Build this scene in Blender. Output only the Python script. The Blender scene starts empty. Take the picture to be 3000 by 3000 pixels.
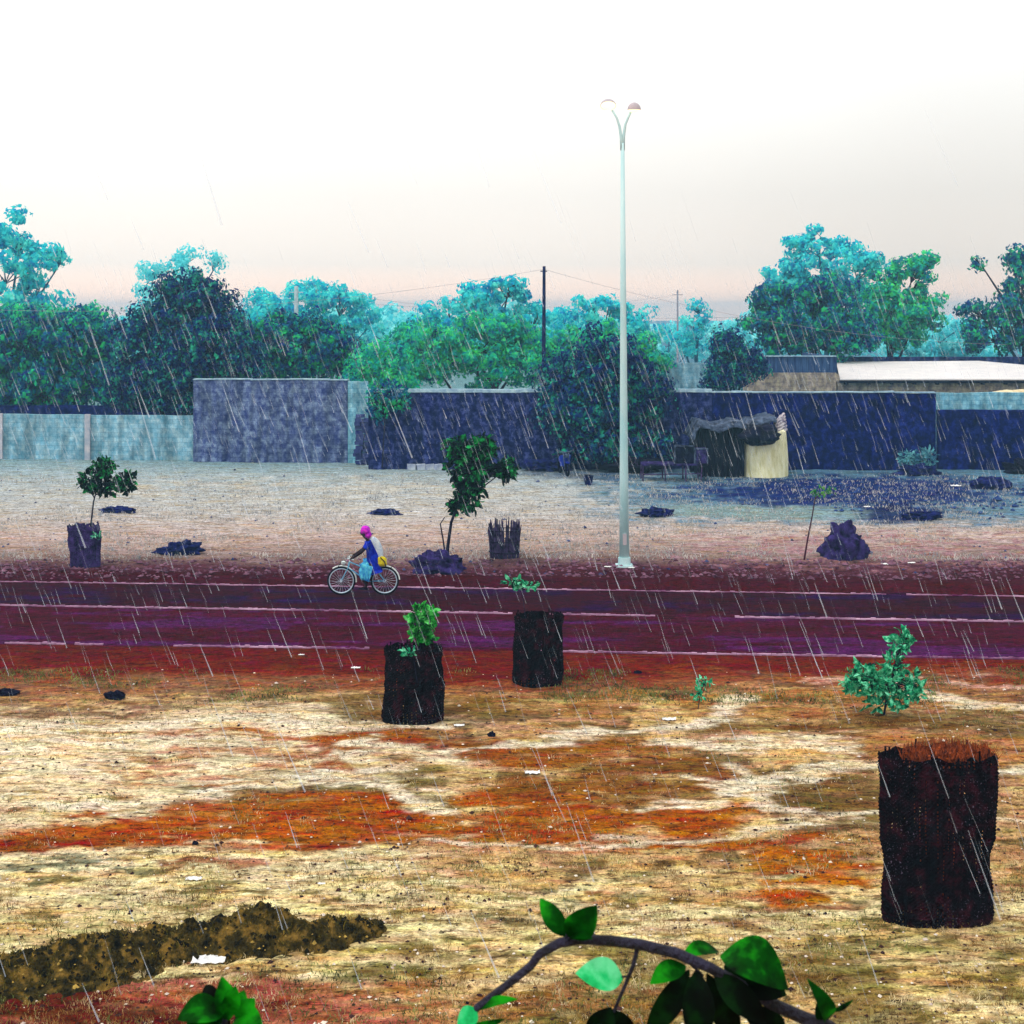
import bpy, math, random
import numpy as np
from mathutils import Vector, noise as mnoise

# ------------------------------------------------------------------ camera, sky, sun, exposure
H = 6.8          # camera height above the ground
F = 4000.0       # focal length in photo pixels (photo is 3000 wide)
HY = 915.0       # horizon row in the photo
S = bpy.context.scene
cam_d = bpy.data.cameras.new('camera'); cam = bpy.data.objects.new('camera', cam_d)
S.collection.objects.link(cam); S.camera = cam
cam.location = (0, 0, H); cam.rotation_euler = (math.radians(90), 0, 0)
cam_d.sensor_width = 36; cam_d.lens = 36 * F / 3000.0
cam_d.shift_y = -(1500 - HY) / 3000.0
cam_d.clip_start = 0.05; cam_d.clip_end = 5000
cam_d.dof.use_dof = True; cam_d.dof.focus_distance = 30; cam_d.dof.aperture_fstop = 16

W = bpy.data.worlds.new('World'); S.world = W; W.use_nodes = True
nt = W.node_tree; nt.nodes.clear()
SUN_EL, SUN_AZ = math.radians(62), math.radians(-35)
sky = nt.nodes.new('ShaderNodeTexSky'); sky.sky_type = 'NISHITA'; sky.sun_disc = False
sky.sun_elevation = SUN_EL; sky.sun_rotation = SUN_AZ; sky.dust_density = 6; sky.air_density = 1.5
tc = nt.nodes.new('ShaderNodeTexCoord'); sx = nt.nodes.new('ShaderNodeSeparateXYZ')
nt.links.new(tc.outputs['Generated'], sx.inputs[0])
ramp = nt.nodes.new('ShaderNodeValToRGB')        # overcast cloud deck by elevation
ramp.color_ramp.elements[0].position = 0.0; ramp.color_ramp.elements[0].color = (1.5, .96, .68, 1)
e = ramp.color_ramp.elements.new(0.010); e.color = (1.08, .86, .71, 1)
ramp.color_ramp.elements[1].position = 0.22; ramp.color_ramp.elements[1].color = (1.12, 1.12, 1.12, 1)
e = ramp.color_ramp.elements.new(0.035); e.color = (.90, .81, .73, 1)
e = ramp.color_ramp.elements.new(0.085); e.color = (.87, .83, .78, 1)
e = ramp.color_ramp.elements.new(0.145); e.color = (.99, .97, .93, 1)
nt.links.new(sx.outputs['Z'], ramp.inputs[0])
side = nt.nodes.new('ShaderNodeMapRange')        # greyer towards the right
for k, v in (('From Min', -0.1), ('From Max', 0.4), ('To Min', 1.12), ('To Max', 0.88)): side.inputs[k].default_value = v
nt.links.new(sx.outputs['X'], side.inputs['Value'])
skn = nt.nodes.new('ShaderNodeTexNoise'); skn.inputs['Scale'].default_value = 3.0
nt.links.new(tc.outputs['Generated'], skn.inputs['Vector'])
nmr = nt.nodes.new('ShaderNodeMapRange'); nmr.inputs['To Min'].default_value = 9.3; nmr.inputs['To Max'].default_value = 11.6
nt.links.new(skn.outputs['Fac'], nmr.inputs['Value'])
mm = nt.nodes.new('ShaderNodeMath'); mm.operation = 'MULTIPLY'
nt.links.new(side.outputs[0], mm.inputs[0]); nt.links.new(nmr.outputs[0], mm.inputs[1])
vm = nt.nodes.new('ShaderNodeVectorMath'); vm.operation = 'SCALE'
nt.links.new(ramp.outputs[0], vm.inputs[0]); nt.links.new(mm.outputs[0], vm.inputs['Scale'])
mx = nt.nodes.new('ShaderNodeMix'); mx.data_type = 'RGBA'; mx.inputs[0].default_value = 0.9
nt.links.new(sky.outputs[0], mx.inputs[6]); nt.links.new(vm.outputs[0], mx.inputs[7])
bg = nt.nodes.new('ShaderNodeBackground'); bg.inputs['Strength'].default_value = 0.1
nt.links.new(mx.outputs[2], bg.inputs[0])
wo = nt.nodes.new('ShaderNodeOutputWorld'); nt.links.new(bg.outputs[0], wo.inputs[0])

sd = bpy.data.lights.new('sun', 'SUN'); sd.energy = 1.3; sd.angle = math.radians(14); sd.color = (1, .96, .9)
sun = bpy.data.objects.new('sun', sd); S.collection.objects.link(sun)
sun.rotation_euler = (math.radians(90) - SUN_EL, 0, SUN_AZ + math.radians(180) * 0)
S.view_settings.view_transform = 'Standard'; S.view_settings.look = 'None'
S.view_settings.gamma = 1; S.view_settings.use_curve_mapping = False
S.view_settings.exposure = 0.22

# ------------------------------------------------------------------ helpers
rng = np.random.default_rng(7); random.seed(7)
def gy(y): return H * F / (y - HY)                       # ground depth for a photo row
def P(px, py, Y): return ((px - 1500) / F * Y, Y, H - (py - HY) / F * Y)
def G(px, py): Y = gy(py); return ((px - 1500) / F * Y, Y, 0.0)
def lin(c): return tuple(((v / 255) / 12.92 if v / 255 <= .04045 else ((v / 255 + .055) / 1.055) ** 2.4) for v in c)
def C(r, g, b, k=1.0): l = lin((r, g, b)); return (l[0] * k, l[1] * k, l[2] * k, 1)

def link(o, parent=None):
    S.collection.objects.link(o)
    if parent is not None: o.parent = parent
    return o
def tag(o, label, cat=None, group=None, kind=None):
    if label: o['label'] = label
    if cat: o['category'] = cat
    if group: o['group'] = group
    if kind: o['kind'] = kind
    return o
def empty(name, loc, label, cat, group=None, rz=0):
    o = bpy.data.objects.new(name, None); o.location = loc; o.rotation_euler[2] = rz
    o.empty_display_size = .2; link(o); return tag(o, label, cat, group)

class MB:
    def __init__(s): s.v = []; s.f = []; s.n = 0
    def add(s, v, f):
        v = np.asarray(v, float).reshape(-1, 3); s.v.append(v)
        s.f += [tuple(i + s.n for i in q) for q in f]; s.n += len(v)
    def box(s, c, d, rz=0, jit=0):
        c = np.array(c, float); hx, hy, hz = d[0] / 2, d[1] / 2, d[2] / 2
        v = np.array([(x, y, z) for x in (-hx, hx) for y in (-hy, hy) for z in (-hz, hz)])
        if jit: v = v + rng.normal(0, jit, v.shape)
        if rz: a, b = math.cos(rz), math.sin(rz); v = v @ np.array([[a, b, 0], [-b, a, 0], [0, 0, 1]])
        s.add(v + c, [(0, 1, 3, 2), (4, 6, 7, 5), (0, 4, 5, 1), (2, 3, 7, 6), (0, 2, 6, 4), (1, 5, 7, 3)])
    def tube(s, pts, r, n=8, cap=True):
        pts = [Vector(p) for p in pts]; m = len(pts)
        rs = r if hasattr(r, '__len__') else [r] * m
        vs = []; up = None
        for i, p in enumerate(pts):
            t = (pts[min(i + 1, m - 1)] - pts[max(i - 1, 0)])
            t = t.normalized() if t.length > 1e-9 else Vector((0, 0, 1))
            if up is None: up = Vector((0, 1, 0)) if abs(t.y) < .9 else Vector((1, 0, 0))
            a = t.cross(up); a = a.normalized() if a.length > 1e-6 else Vector((1, 0, 0))
            b = t.cross(a); up = -b if False else up
            for k in range(n):
                th = 2 * math.pi * k / n
                vs.append(p + (a * math.cos(th) + b * math.sin(th)) * rs[i])
        f = [(i * n + k, i * n + (k + 1) % n, (i + 1) * n + (k + 1) % n, (i + 1) * n + k) for i in range(m - 1) for k in range(n)]
        if cap: f += [tuple(range(n - 1, -1, -1)), tuple((m - 1) * n + k for k in range(n))]
        s.add([tuple(q) for q in vs], f)
    def ring(s, c, R, r, n=40, m=6, a0=0, a1=2 * math.pi, axis='y'):
        full = abs(a1 - a0 - 2 * math.pi) < 1e-6
        pts = [(c[0] + R * math.cos(a0 + (a1 - a0) * i / n), c[1], c[2] + R * math.sin(a0 + (a1 - a0) * i / n)) for i in range(n + 1)]
        vs = []
        for i, p in enumerate(pts[:n] if full else pts):
            a = a0 + (a1 - a0) * i / n
            for k in range(m):
                th = 2 * math.pi * k / m
                vs.append((c[0] + (R + r * math.cos(th)) * math.cos(a), c[1] + r * math.sin(th), c[2] + (R + r * math.cos(th)) * math.sin(a)))
        nn = n if full else n + 1
        f = [(i * m + k, i * m + (k + 1) % m, ((i + 1) % nn) * m + (k + 1) % m, ((i + 1) % nn) * m + k) for i in range(n) for k in range(m)]
        s.add(vs, f)
    def ball(s, c, r, amp=0, seed=0, nu=20, nv=12, fr=1.5, flat=False):
        vs = []
        r = r if hasattr(r, '__len__') else (r, r, r)
        for j in range(nv + 1):
            for i in range(nu):
                th = math.pi * j / nv; ph = 2 * math.pi * i / nu
                d = Vector((math.sin(th) * math.cos(ph), math.sin(th) * math.sin(ph), math.cos(th)))
                q = 1 + amp * (mnoise.fractal(d * fr + Vector((seed, 0, 0)), 1, 2, 4) if amp else 0)
                z = d.z * r[2] * q
                if flat: z = max(z, -.02)
                vs.append((c[0] + d.x * r[0] * q, c[1] + d.y * r[1] * q, c[2] + z))
        f = [(j * nu + i, (j + 1) * nu + i, (j + 1) * nu + (i + 1) % nu, j * nu + (i + 1) % nu) for j in range(nv) for i in range(nu)]
        s.add(vs, f)
    def quads(s, arr):     # (N,4,3)
        arr = np.asarray(arr); n = len(arr)
        s.v.append(arr.reshape(-1, 3)); b = s.n
        s.f += [(b + 4 * i, b + 4 * i + 1, b + 4 * i + 2, b + 4 * i + 3) for i in range(n)]; s.n += 4 * n
    def build(s, name, mat, parent=None, smooth=False, label=None, rel=None):
        me = bpy.data.meshes.new(name)
        v = np.vstack(s.v)
        if rel is not None: v = v - np.array(rel)
        me.from_pydata([tuple(q) for q in v], [], s.f)
        me.update()
        if smooth: me.polygons.foreach_set('use_smooth', [True] * len(me.polygons))
        me.materials.append(mat)
        o = bpy.data.objects.new(name, me); link(o, parent)
        if label: o['label'] = label
        return o

# ------------------------------------------------------------------ materials
def newmat(name):
    m = bpy.data.materials.new(name); m.use_nodes = True
    n = m.node_tree; b = n.nodes['Principled BSDF']; return m, n, b
def mat(name, c1, c2=None, scale=4, rough=.8, bump=0, metal=0, c3=None, detail=6, spec=.06, stretch=(1, 1, 1), bscale=None):
    m, n, b = newmat(name); b.inputs['Roughness'].default_value = rough; b.inputs['Metallic'].default_value = metal
    b.inputs['Specular IOR Level'].default_value = spec
    if c2 is None: c2 = tuple(v * .75 for v in c1[:3]) + (1,)
    t = n.nodes.new('ShaderNodeTexCoord'); mp = n.nodes.new('ShaderNodeMapping'); mp.inputs['Scale'].default_value = stretch
    n.links.new(t.outputs['Object'], mp.inputs[0])
    z = n.nodes.new('ShaderNodeTexNoise'); z.inputs['Scale'].default_value = scale; z.inputs['Detail'].default_value = detail
    z.inputs['Roughness'].default_value = .65
    n.links.new(mp.outputs[0], z.inputs['Vector'])
    r = n.nodes.new('ShaderNodeValToRGB'); el = r.color_ramp.elements
    el[0].position = .36; el[0].color = c2; el[1].position = .64; el[1].color = c1
    if c3: e = el.new(.5); e.color = c3
    n.links.new(z.outputs['Fac'], r.inputs[0]); n.links.new(r.outputs[0], b.inputs['Base Color'])
    if bump:
        z2 = n.nodes.new('ShaderNodeTexNoise'); z2.inputs['Scale'].default_value = bscale or scale * 5; z2.inputs['Detail'].default_value = 5
        n.links.new(mp.outputs[0], z2.inputs['Vector'])
        bp = n.nodes.new('ShaderNodeBump'); bp.inputs['Strength'].default_value = bump; bp.inputs['Distance'].default_value = .05
        n.links.new(z2.outputs['Fac'], bp.inputs['Height']); n.links.new(bp.outputs[0], b.inputs['Normal'])
    return m
def leafmat(name, dark, mid, light, scale=1.2, trans=.35, rough=.5):
    m, n, b = newmat(name); b.inputs['Roughness'].default_value = rough; b.inputs['Specular IOR Level'].default_value = .04
    t = n.nodes.new('ShaderNodeTexCoord')
    z = n.nodes.new('ShaderNodeTexNoise'); z.inputs['Scale'].default_value = scale; z.inputs['Detail'].default_value = 4; z.inputs['Roughness'].default_value = .6
    n.links.new(t.outputs['Object'], z.inputs['Vector'])
    r = n.nodes.new('ShaderNodeValToRGB'); el = r.color_ramp.elements
    el[0].position = .36; el[0].color = dark; el[1].position = .64; el[1].color = light
    e = el.new(.5); e.color = mid
    n.links.new(z.outputs['Fac'], r.inputs[0]); n.links.new(r.outputs[0], b.inputs['Base Color'])
    tr = n.nodes.new('ShaderNodeBsdfTranslucent'); n.links.new(r.outputs[0], tr.inputs[0])
    mix = n.nodes.new('ShaderNodeMixShader'); mix.inputs[0].default_value = trans
    n.links.new(b.outputs[0], mix.inputs[1]); n.links.new(tr.outputs[0], mix.inputs[2])
    n.links.new(mix.outputs[0], n.nodes['Material Output'].inputs[0])
    return m
def wallmat(name, a, b_, c, mortar, bs=1.0, mortar_vis=.6):
    m, n, b = newmat(name); b.inputs['Roughness'].default_value = .9; b.inputs['Specular IOR Level'].default_value = .02
    t = n.nodes.new('ShaderNodeTexCoord')
    sp = n.nodes.new('ShaderNodeSeparateXYZ'); n.links.new(t.outputs['Object'], sp.inputs[0])
    ad = n.nodes.new('ShaderNodeMath'); n.links.new(sp.outputs['X'], ad.inputs[0]); n.links.new(sp.outputs['Y'], ad.inputs[1])
    cb = n.nodes.new('ShaderNodeCombineXYZ'); n.links.new(ad.outputs[0], cb.inputs[0]); n.links.new(sp.outputs['Z'], cb.inputs[1])
    z = n.nodes.new('ShaderNodeTexNoise'); z.inputs['Scale'].default_value = 3.4; z.inputs['Detail'].default_value = 9; z.inputs['Roughness'].default_value = .72
    n.links.new(t.outputs['Object'], z.inputs['Vector'])
    r = n.nodes.new('ShaderNodeValToRGB'); el = r.color_ramp.elements
    el[0].position = .38; el[0].color = a; el[1].position = .62; el[1].color = c
    e = el.new(.5); e.color = b_
    n.links.new(z.outputs['Fac'], r.inputs[0])
    br = n.nodes.new('ShaderNodeTexBrick'); br.inputs['Scale'].default_value = 1.0; br.inputs['Brick Width'].default_value = .42 * bs
    br.inputs['Row Height'].default_value = .21 * bs; br.inputs['Mortar Size'].default_value = .014; br.inputs['Bias'].default_value = 0
    br.inputs['Color1'].default_value = (1.15, 1.15, 1.15, 1); br.inputs['Color2'].default_value = (.72, .72, .72, 1); br.inputs['Mortar'].default_value = mortar
    n.links.new(cb.outputs[0], br.inputs['Vector'])
    mu = n.nodes.new('ShaderNodeMix'); mu.data_type = 'RGBA'; mu.blend_type = 'MULTIPLY'; mu.inputs[0].default_value = mortar_vis
    n.links.new(r.outputs[0], mu.inputs[6]); n.links.new(br.outputs['Color'], mu.inputs[7])
    # stains running down
    mp = n.nodes.new('ShaderNodeMapping'); mp.inputs['Scale'].default_value = (2.2, 2.2, .35); n.links.new(t.outputs['Object'], mp.inputs[0])
    st = n.nodes.new('ShaderNodeTexNoise'); st.inputs['Scale'].default_value = 1.5; st.inputs['Detail'].default_value = 6
    n.links.new(mp.outputs[0], st.inputs['Vector'])
    sr = n.nodes.new('ShaderNodeMapRange'); sr.inputs['From Min'].default_value = .35; sr.inputs['From Max'].default_value = .65
    sr.inputs['To Min'].default_value = .6; sr.inputs['To Max'].default_value = 1.25
    n.links.new(st.outputs['Fac'], sr.inputs['Value'])
    vs = n.nodes.new('ShaderNodeVectorMath'); vs.operation = 'SCALE'
    n.links.new(mu.outputs[2], vs.inputs[0]); n.links.new(sr.outputs[0], vs.inputs['Scale'])
    n.links.new(vs.outputs[0], b.inputs['Base Color'])
    bp = n.nodes.new('ShaderNodeBump'); bp.inputs['Strength'].default_value = .6; bp.inputs['Distance'].default_value = .03
    n.links.new(z.outputs['Fac'], bp.inputs['Height']); n.links.new(bp.outputs[0], b.inputs['Normal'])
    return m

# ------------------------------------------------------------------ ground
def vnoise(x, y, seed):       # smooth value noise, vectorised
    r = np.random.default_rng(seed); T = r.random((256, 256))
    xi = np.floor(x).astype(int); yi = np.floor(y).astype(int); fx = x - xi; fy = y - yi
    fx = fx * fx * (3 - 2 * fx); fy = fy * fy * (3 - 2 * fy)
    g = lambda a, b: T[a % 256, b % 256]
    return (g(xi, yi) * (1 - fx) + g(xi + 1, yi) * fx) * (1 - fy) + (g(xi, yi + 1) * (1 - fx) + g(xi + 1, yi + 1) * fx) * fy
def fbm(x, y, seed, o=4):
    t = 0; a = .5; s = 0
    for k in range(o): t = t + a * vnoise(x * 2 ** k, y * 2 ** k, seed + k); s += a; a *= .55
    return t / s
def sst(a, b, v): t = np.clip((v - a) / (b - a), 0, 1); return t * t * (3 - 2 * t)

# road lines (photo rows at left / right edge of the photo, turned into straight ground lines)
def gline(y0, y1): a = np.array(G(0, y0)); b = np.array(G(3000, y1)); return a, b
L1 = gline(1699, 1742); L2 = gline(1768, 1816); L3 = gline(1878, 1924)
def linedepth(L, X):
    a, b = L; return a[1] + (b[1] - a[1]) * (X - a[0]) / (b[0] - a[0])

def ground_height(X, Y):
    z = .10 * (fbm(X * .22, Y * .22, 3) - .5) + .07 * (fbm(X * 1.1, Y * 1.1, 9) - .5) + .035 * (fbm(X * 5, Y * 5, 19, 3) - .5)
    far = linedepth(L1, X); near = linedepth(L3, X)
    road = sst(near - .5, near, Y) * (1 - sst(far, far + .3, Y))
    z = z * (1 - road) - .05 * road
    z = z + .09 * np.exp(-((Y - far - .9) / .45) ** 2) * (.5 + fbm(X * .9, Y * .9, 21))      # spoil ridge beyond the road
    return z

def zone_color(X, Y):
    """albedo of the soil, grass and sand patches (linear)"""
    Yc = np.maximum(Y, 6.0)
    y = HY + H * F / Yc; x = 1500 + X / Yc * F
    wx = (fbm(X * .55, Y * .55, 31) - .5); wy = (fbm(X * .45 + 50, Y * 1.0, 33) - .5)
    w2 = (fbm(X * 1.6, Y * 4.6, 35) - .5)
    k = Yc
    xs = x + wx * 4000 / k * 1.6; ys = y + (wy * 1.5 + w2 * .5) * H * F / k ** 2 * 1.3
    col = np.zeros(X.shape + (3,)); fbrk = fbm(X * 1.8, Y * 5.5, 91, 5)
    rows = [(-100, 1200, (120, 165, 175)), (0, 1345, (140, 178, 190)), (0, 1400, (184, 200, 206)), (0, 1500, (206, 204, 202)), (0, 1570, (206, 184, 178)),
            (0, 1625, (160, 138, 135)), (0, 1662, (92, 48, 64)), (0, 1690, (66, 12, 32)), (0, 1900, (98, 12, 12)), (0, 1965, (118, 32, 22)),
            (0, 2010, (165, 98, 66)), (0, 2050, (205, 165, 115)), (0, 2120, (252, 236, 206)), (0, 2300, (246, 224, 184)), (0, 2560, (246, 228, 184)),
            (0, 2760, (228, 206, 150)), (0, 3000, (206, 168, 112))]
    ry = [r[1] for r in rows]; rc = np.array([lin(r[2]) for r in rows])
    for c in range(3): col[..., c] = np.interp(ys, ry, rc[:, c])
    def over(mask, rgb, a=1.0):
        m = np.clip(mask, 0, 1); m = (sst(0, 1, m + (fbrk - .5) * 2.4 * 4 * m * (1 - m)) * a * (.72 + .28 * sst(.3, .5, fbrk + .1)))[..., None]
        col[:] = col * (1 - m) + np.array(lin(rgb)) * m
    def ell(cx, cy, rx, ry_, soft=.5):
        d = np.sqrt(((xs - cx) / rx) ** 2 + ((ys - cy) / ry_) ** 2); return 1 - sst(1 - soft, 1 + soft, d)
    def path(pts, w):
        m = np.zeros(X.shape)
        for (x0, y0), (x1, y1) in zip(pts[:-1], pts[1:]):
            dx, dy = x1 - x0, (y1 - y0) * 3; L = dx * dx + dy * dy
            t = np.clip(((xs - x0) * dx + (ys - y0) * 3 * dy) / L, 0, 1)
            d = np.hypot(xs - x0 - t * dx, (ys - y0) * 3 - t * dy)
            m = np.maximum(m, 1 - sst(w * .5, w * 3.2, d))
        return m
    f1 = fbm(X * 1.0, Y * 2.4, 41); f2 = fbm(X * 3, Y * 7.5, 43)
    # far field, right half is damp and bluish
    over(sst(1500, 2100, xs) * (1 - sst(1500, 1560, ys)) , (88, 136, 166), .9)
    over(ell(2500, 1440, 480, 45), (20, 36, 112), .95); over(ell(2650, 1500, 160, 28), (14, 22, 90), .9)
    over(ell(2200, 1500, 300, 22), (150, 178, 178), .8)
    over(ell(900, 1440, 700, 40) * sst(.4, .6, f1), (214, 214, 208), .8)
    over(sst(1750, 2300, xs) * sst(1540, 1580, ys) * (1 - sst(1640, 1680, ys)) * sst(.4, .6, f2), (176, 128, 140), .7)
    # near side of the road
    over(sst(1960, 2010, ys) * (1 - sst(2060, 2110, ys)) * sst(.42, .58, f2), (128, 95, 72), .8)
    R = sst(1000, 1500, xs)
    over(R * sst(2020, 2060, ys) * (1 - sst(2600, 2680, ys)), (176, 112, 52), .72)
    over(sst(.45, .6, f1) * sst(2050, 2100, ys) * R * (1 - sst(2560, 2640, ys)), (98, 84, 44), .75)
    over(R * sst(.5, .62, fbm(X * 1.2 + 9, Y * .8, 47)) * sst(2040, 2100, ys) * (1 - sst(2600, 2660, ys)), (232, 198, 140), .9)
    OR = (176, 90, 34); OB = (150, 58, 26)
    for a in ((900, 2300, 400, 62), (1150, 2360, 300, 46)): over(ell(*a), (104, 90, 40), .85)
    for a in ((820, 2370, 420, 62), (250, 2450, 420, 46), (1150, 2420, 260, 52), (850, 2500, 230, 24), (1680, 2425, 380, 85), (1560, 2320, 230, 34), (2050, 2370, 260, 40), (600, 2430, 420, 44), (2150, 2480, 260, 26)):
        over(ell(*a), OR, .95)
    over(ell(120, 2470, 330, 26), OB, .8); over(ell(560, 2575, 150, 20), OB, .8); over(ell(1050, 2485, 120, 22), OB, .7)
    over(ell(2420, 2580, 200, 72), (188, 106, 40), 1); over(ell(2400, 2665, 240, 22), (120, 66, 30), .8)
    over(ell(2950, 2640, 170, 70), (118, 62, 22), .9)
    over(ell(1350, 2190, 520, 36), (160, 84, 38), .9); over(ell(1900, 2290, 420, 40), (140, 90, 42), .85); over(ell(2700, 2180, 420, 40), (176, 116, 60), .7)
    over(ell(1250, 2180, 500, 40), (150, 82, 40), .5); over(ell(1200, 2080, 300, 22), (122, 96, 44), .8)
    over(ell(760, 2175, 420, 10), OR, .75); over(ell(650, 2225, 300, 8), OR, .65); over(ell(520, 2258, 200, 8), OR, .65)
    over(ell(300, 2350, 300, 20) * sst(.4, .55, f1), (128, 104, 60), .8)
    over(ell(2400, 2120, 500, 26), (118, 82, 38), .85)
    over(ell(2480, 2340, 200, 60), (116, 90, 48), .8)
    over(ell(1800, 2210, 330, 40), (160, 92, 36), .7)
    PL = (254, 240, 212)
    over(path([(-200, 2365), (420, 2370), (560, 2300), (800, 2255), (960, 2250), (1120, 2300), (1330, 2385)], 26), PL, .9)
    over(path([(1000, 2210), (1350, 2200), (1700, 2160), (2050, 2110), (2200, 2060)], 22), PL, .9)
    over(path([(2000, 2340), (2200, 2310), (2500, 2230), (3100, 2230)], 26), PL, .85)
    over(path([(1300, 2465), (1700, 2490), (2200, 2440), (2560, 2400), (3100, 2420)], 20), PL, .7)
    over(path([(1950, 2190), (2400, 2180)], 26), PL, .8); over(path([(2650, 2045), (3100, 2060)], 22), PL, .8)
    over(path([(2350, 2000), (3100, 2010)], 12), (235, 190, 170), .7)
    over(path([(2150, 2270), (2350, 2400)], 20), PL, .7)
    # straw and weeds in the foreground
    G2 = sst(2540, 2620, ys)
    over(G2 * sst(.5, .62, f1), (252, 234, 180), .85)
    over(G2 * sst(.56, .66, f2), (120, 108, 58), .8)
    over(sst(2640, 2740, ys) * sst(.52, .62, fbm(X * .9, Y * .7, 53)) * sst(900, 1500, xs), (116, 100, 44), .75)
    over(ell(150, 2560, 260, 26) * sst(.45, .6, f2), (92, 104, 82), .8)
    over(ell(1500, 2670, 220, 16) * sst(.45, .6, f2), (92, 96, 66), .7)
    over(sst(2840, 2900, ys) * (1 - sst(900, 1500, xs)), (176, 92, 80), .9)
    over(sst(2900, 2960, ys) * (1 - sst(600, 1100, xs)), (92, 16, 14), .9)
    over(ell(1500, 2900, 500, 60), (182, 104, 60), .5)
    # darker blue grey patch on the ground at the foot of the middle wall
    over(ell(1750, 1380, 260, 26), (60, 84, 120), .7)
    # road body, purple wet laterite
    fa = linedepth(L1, X); mi = linedepth(L2, X); ne = linedepth(L3, X)
    tr = fbm(X * .35, Y * 2.2, 61); mi = mi + (fbm(X * 1.2, Y * 3, 67) - .5) * .9
    m = (1 - sst(fa - .05, fa + .1, Y)) * sst(ne - .02, ne + .02, Y)
    over(m * sst(mi, mi + .05, Y), (52, 2, 34), 1.0); over(m * (1 - sst(mi, mi + .25, Y)), (78, 10, 46), 1.0); over(m * sst(.46, .56, fbm(X * .8, Y * 6, 63)), (66, 6, 14), .6)
    over(m * sst(mi + .05, mi + .4, Y) * sst(.5, .62, tr) * sst(.3, .6, f1), (34, 6, 78), .7)
    over(m * (1 - sst(mi - .3, mi, Y)) * sst(.48, .6, tr), (84, 26, 92), .8)
    over(m * sst(mi + 1.4, mi + 1.7, Y) * (1 - sst(mi + 1.9, mi + 2.2, Y)), (52, 4, 26), .5)
    return col

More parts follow.
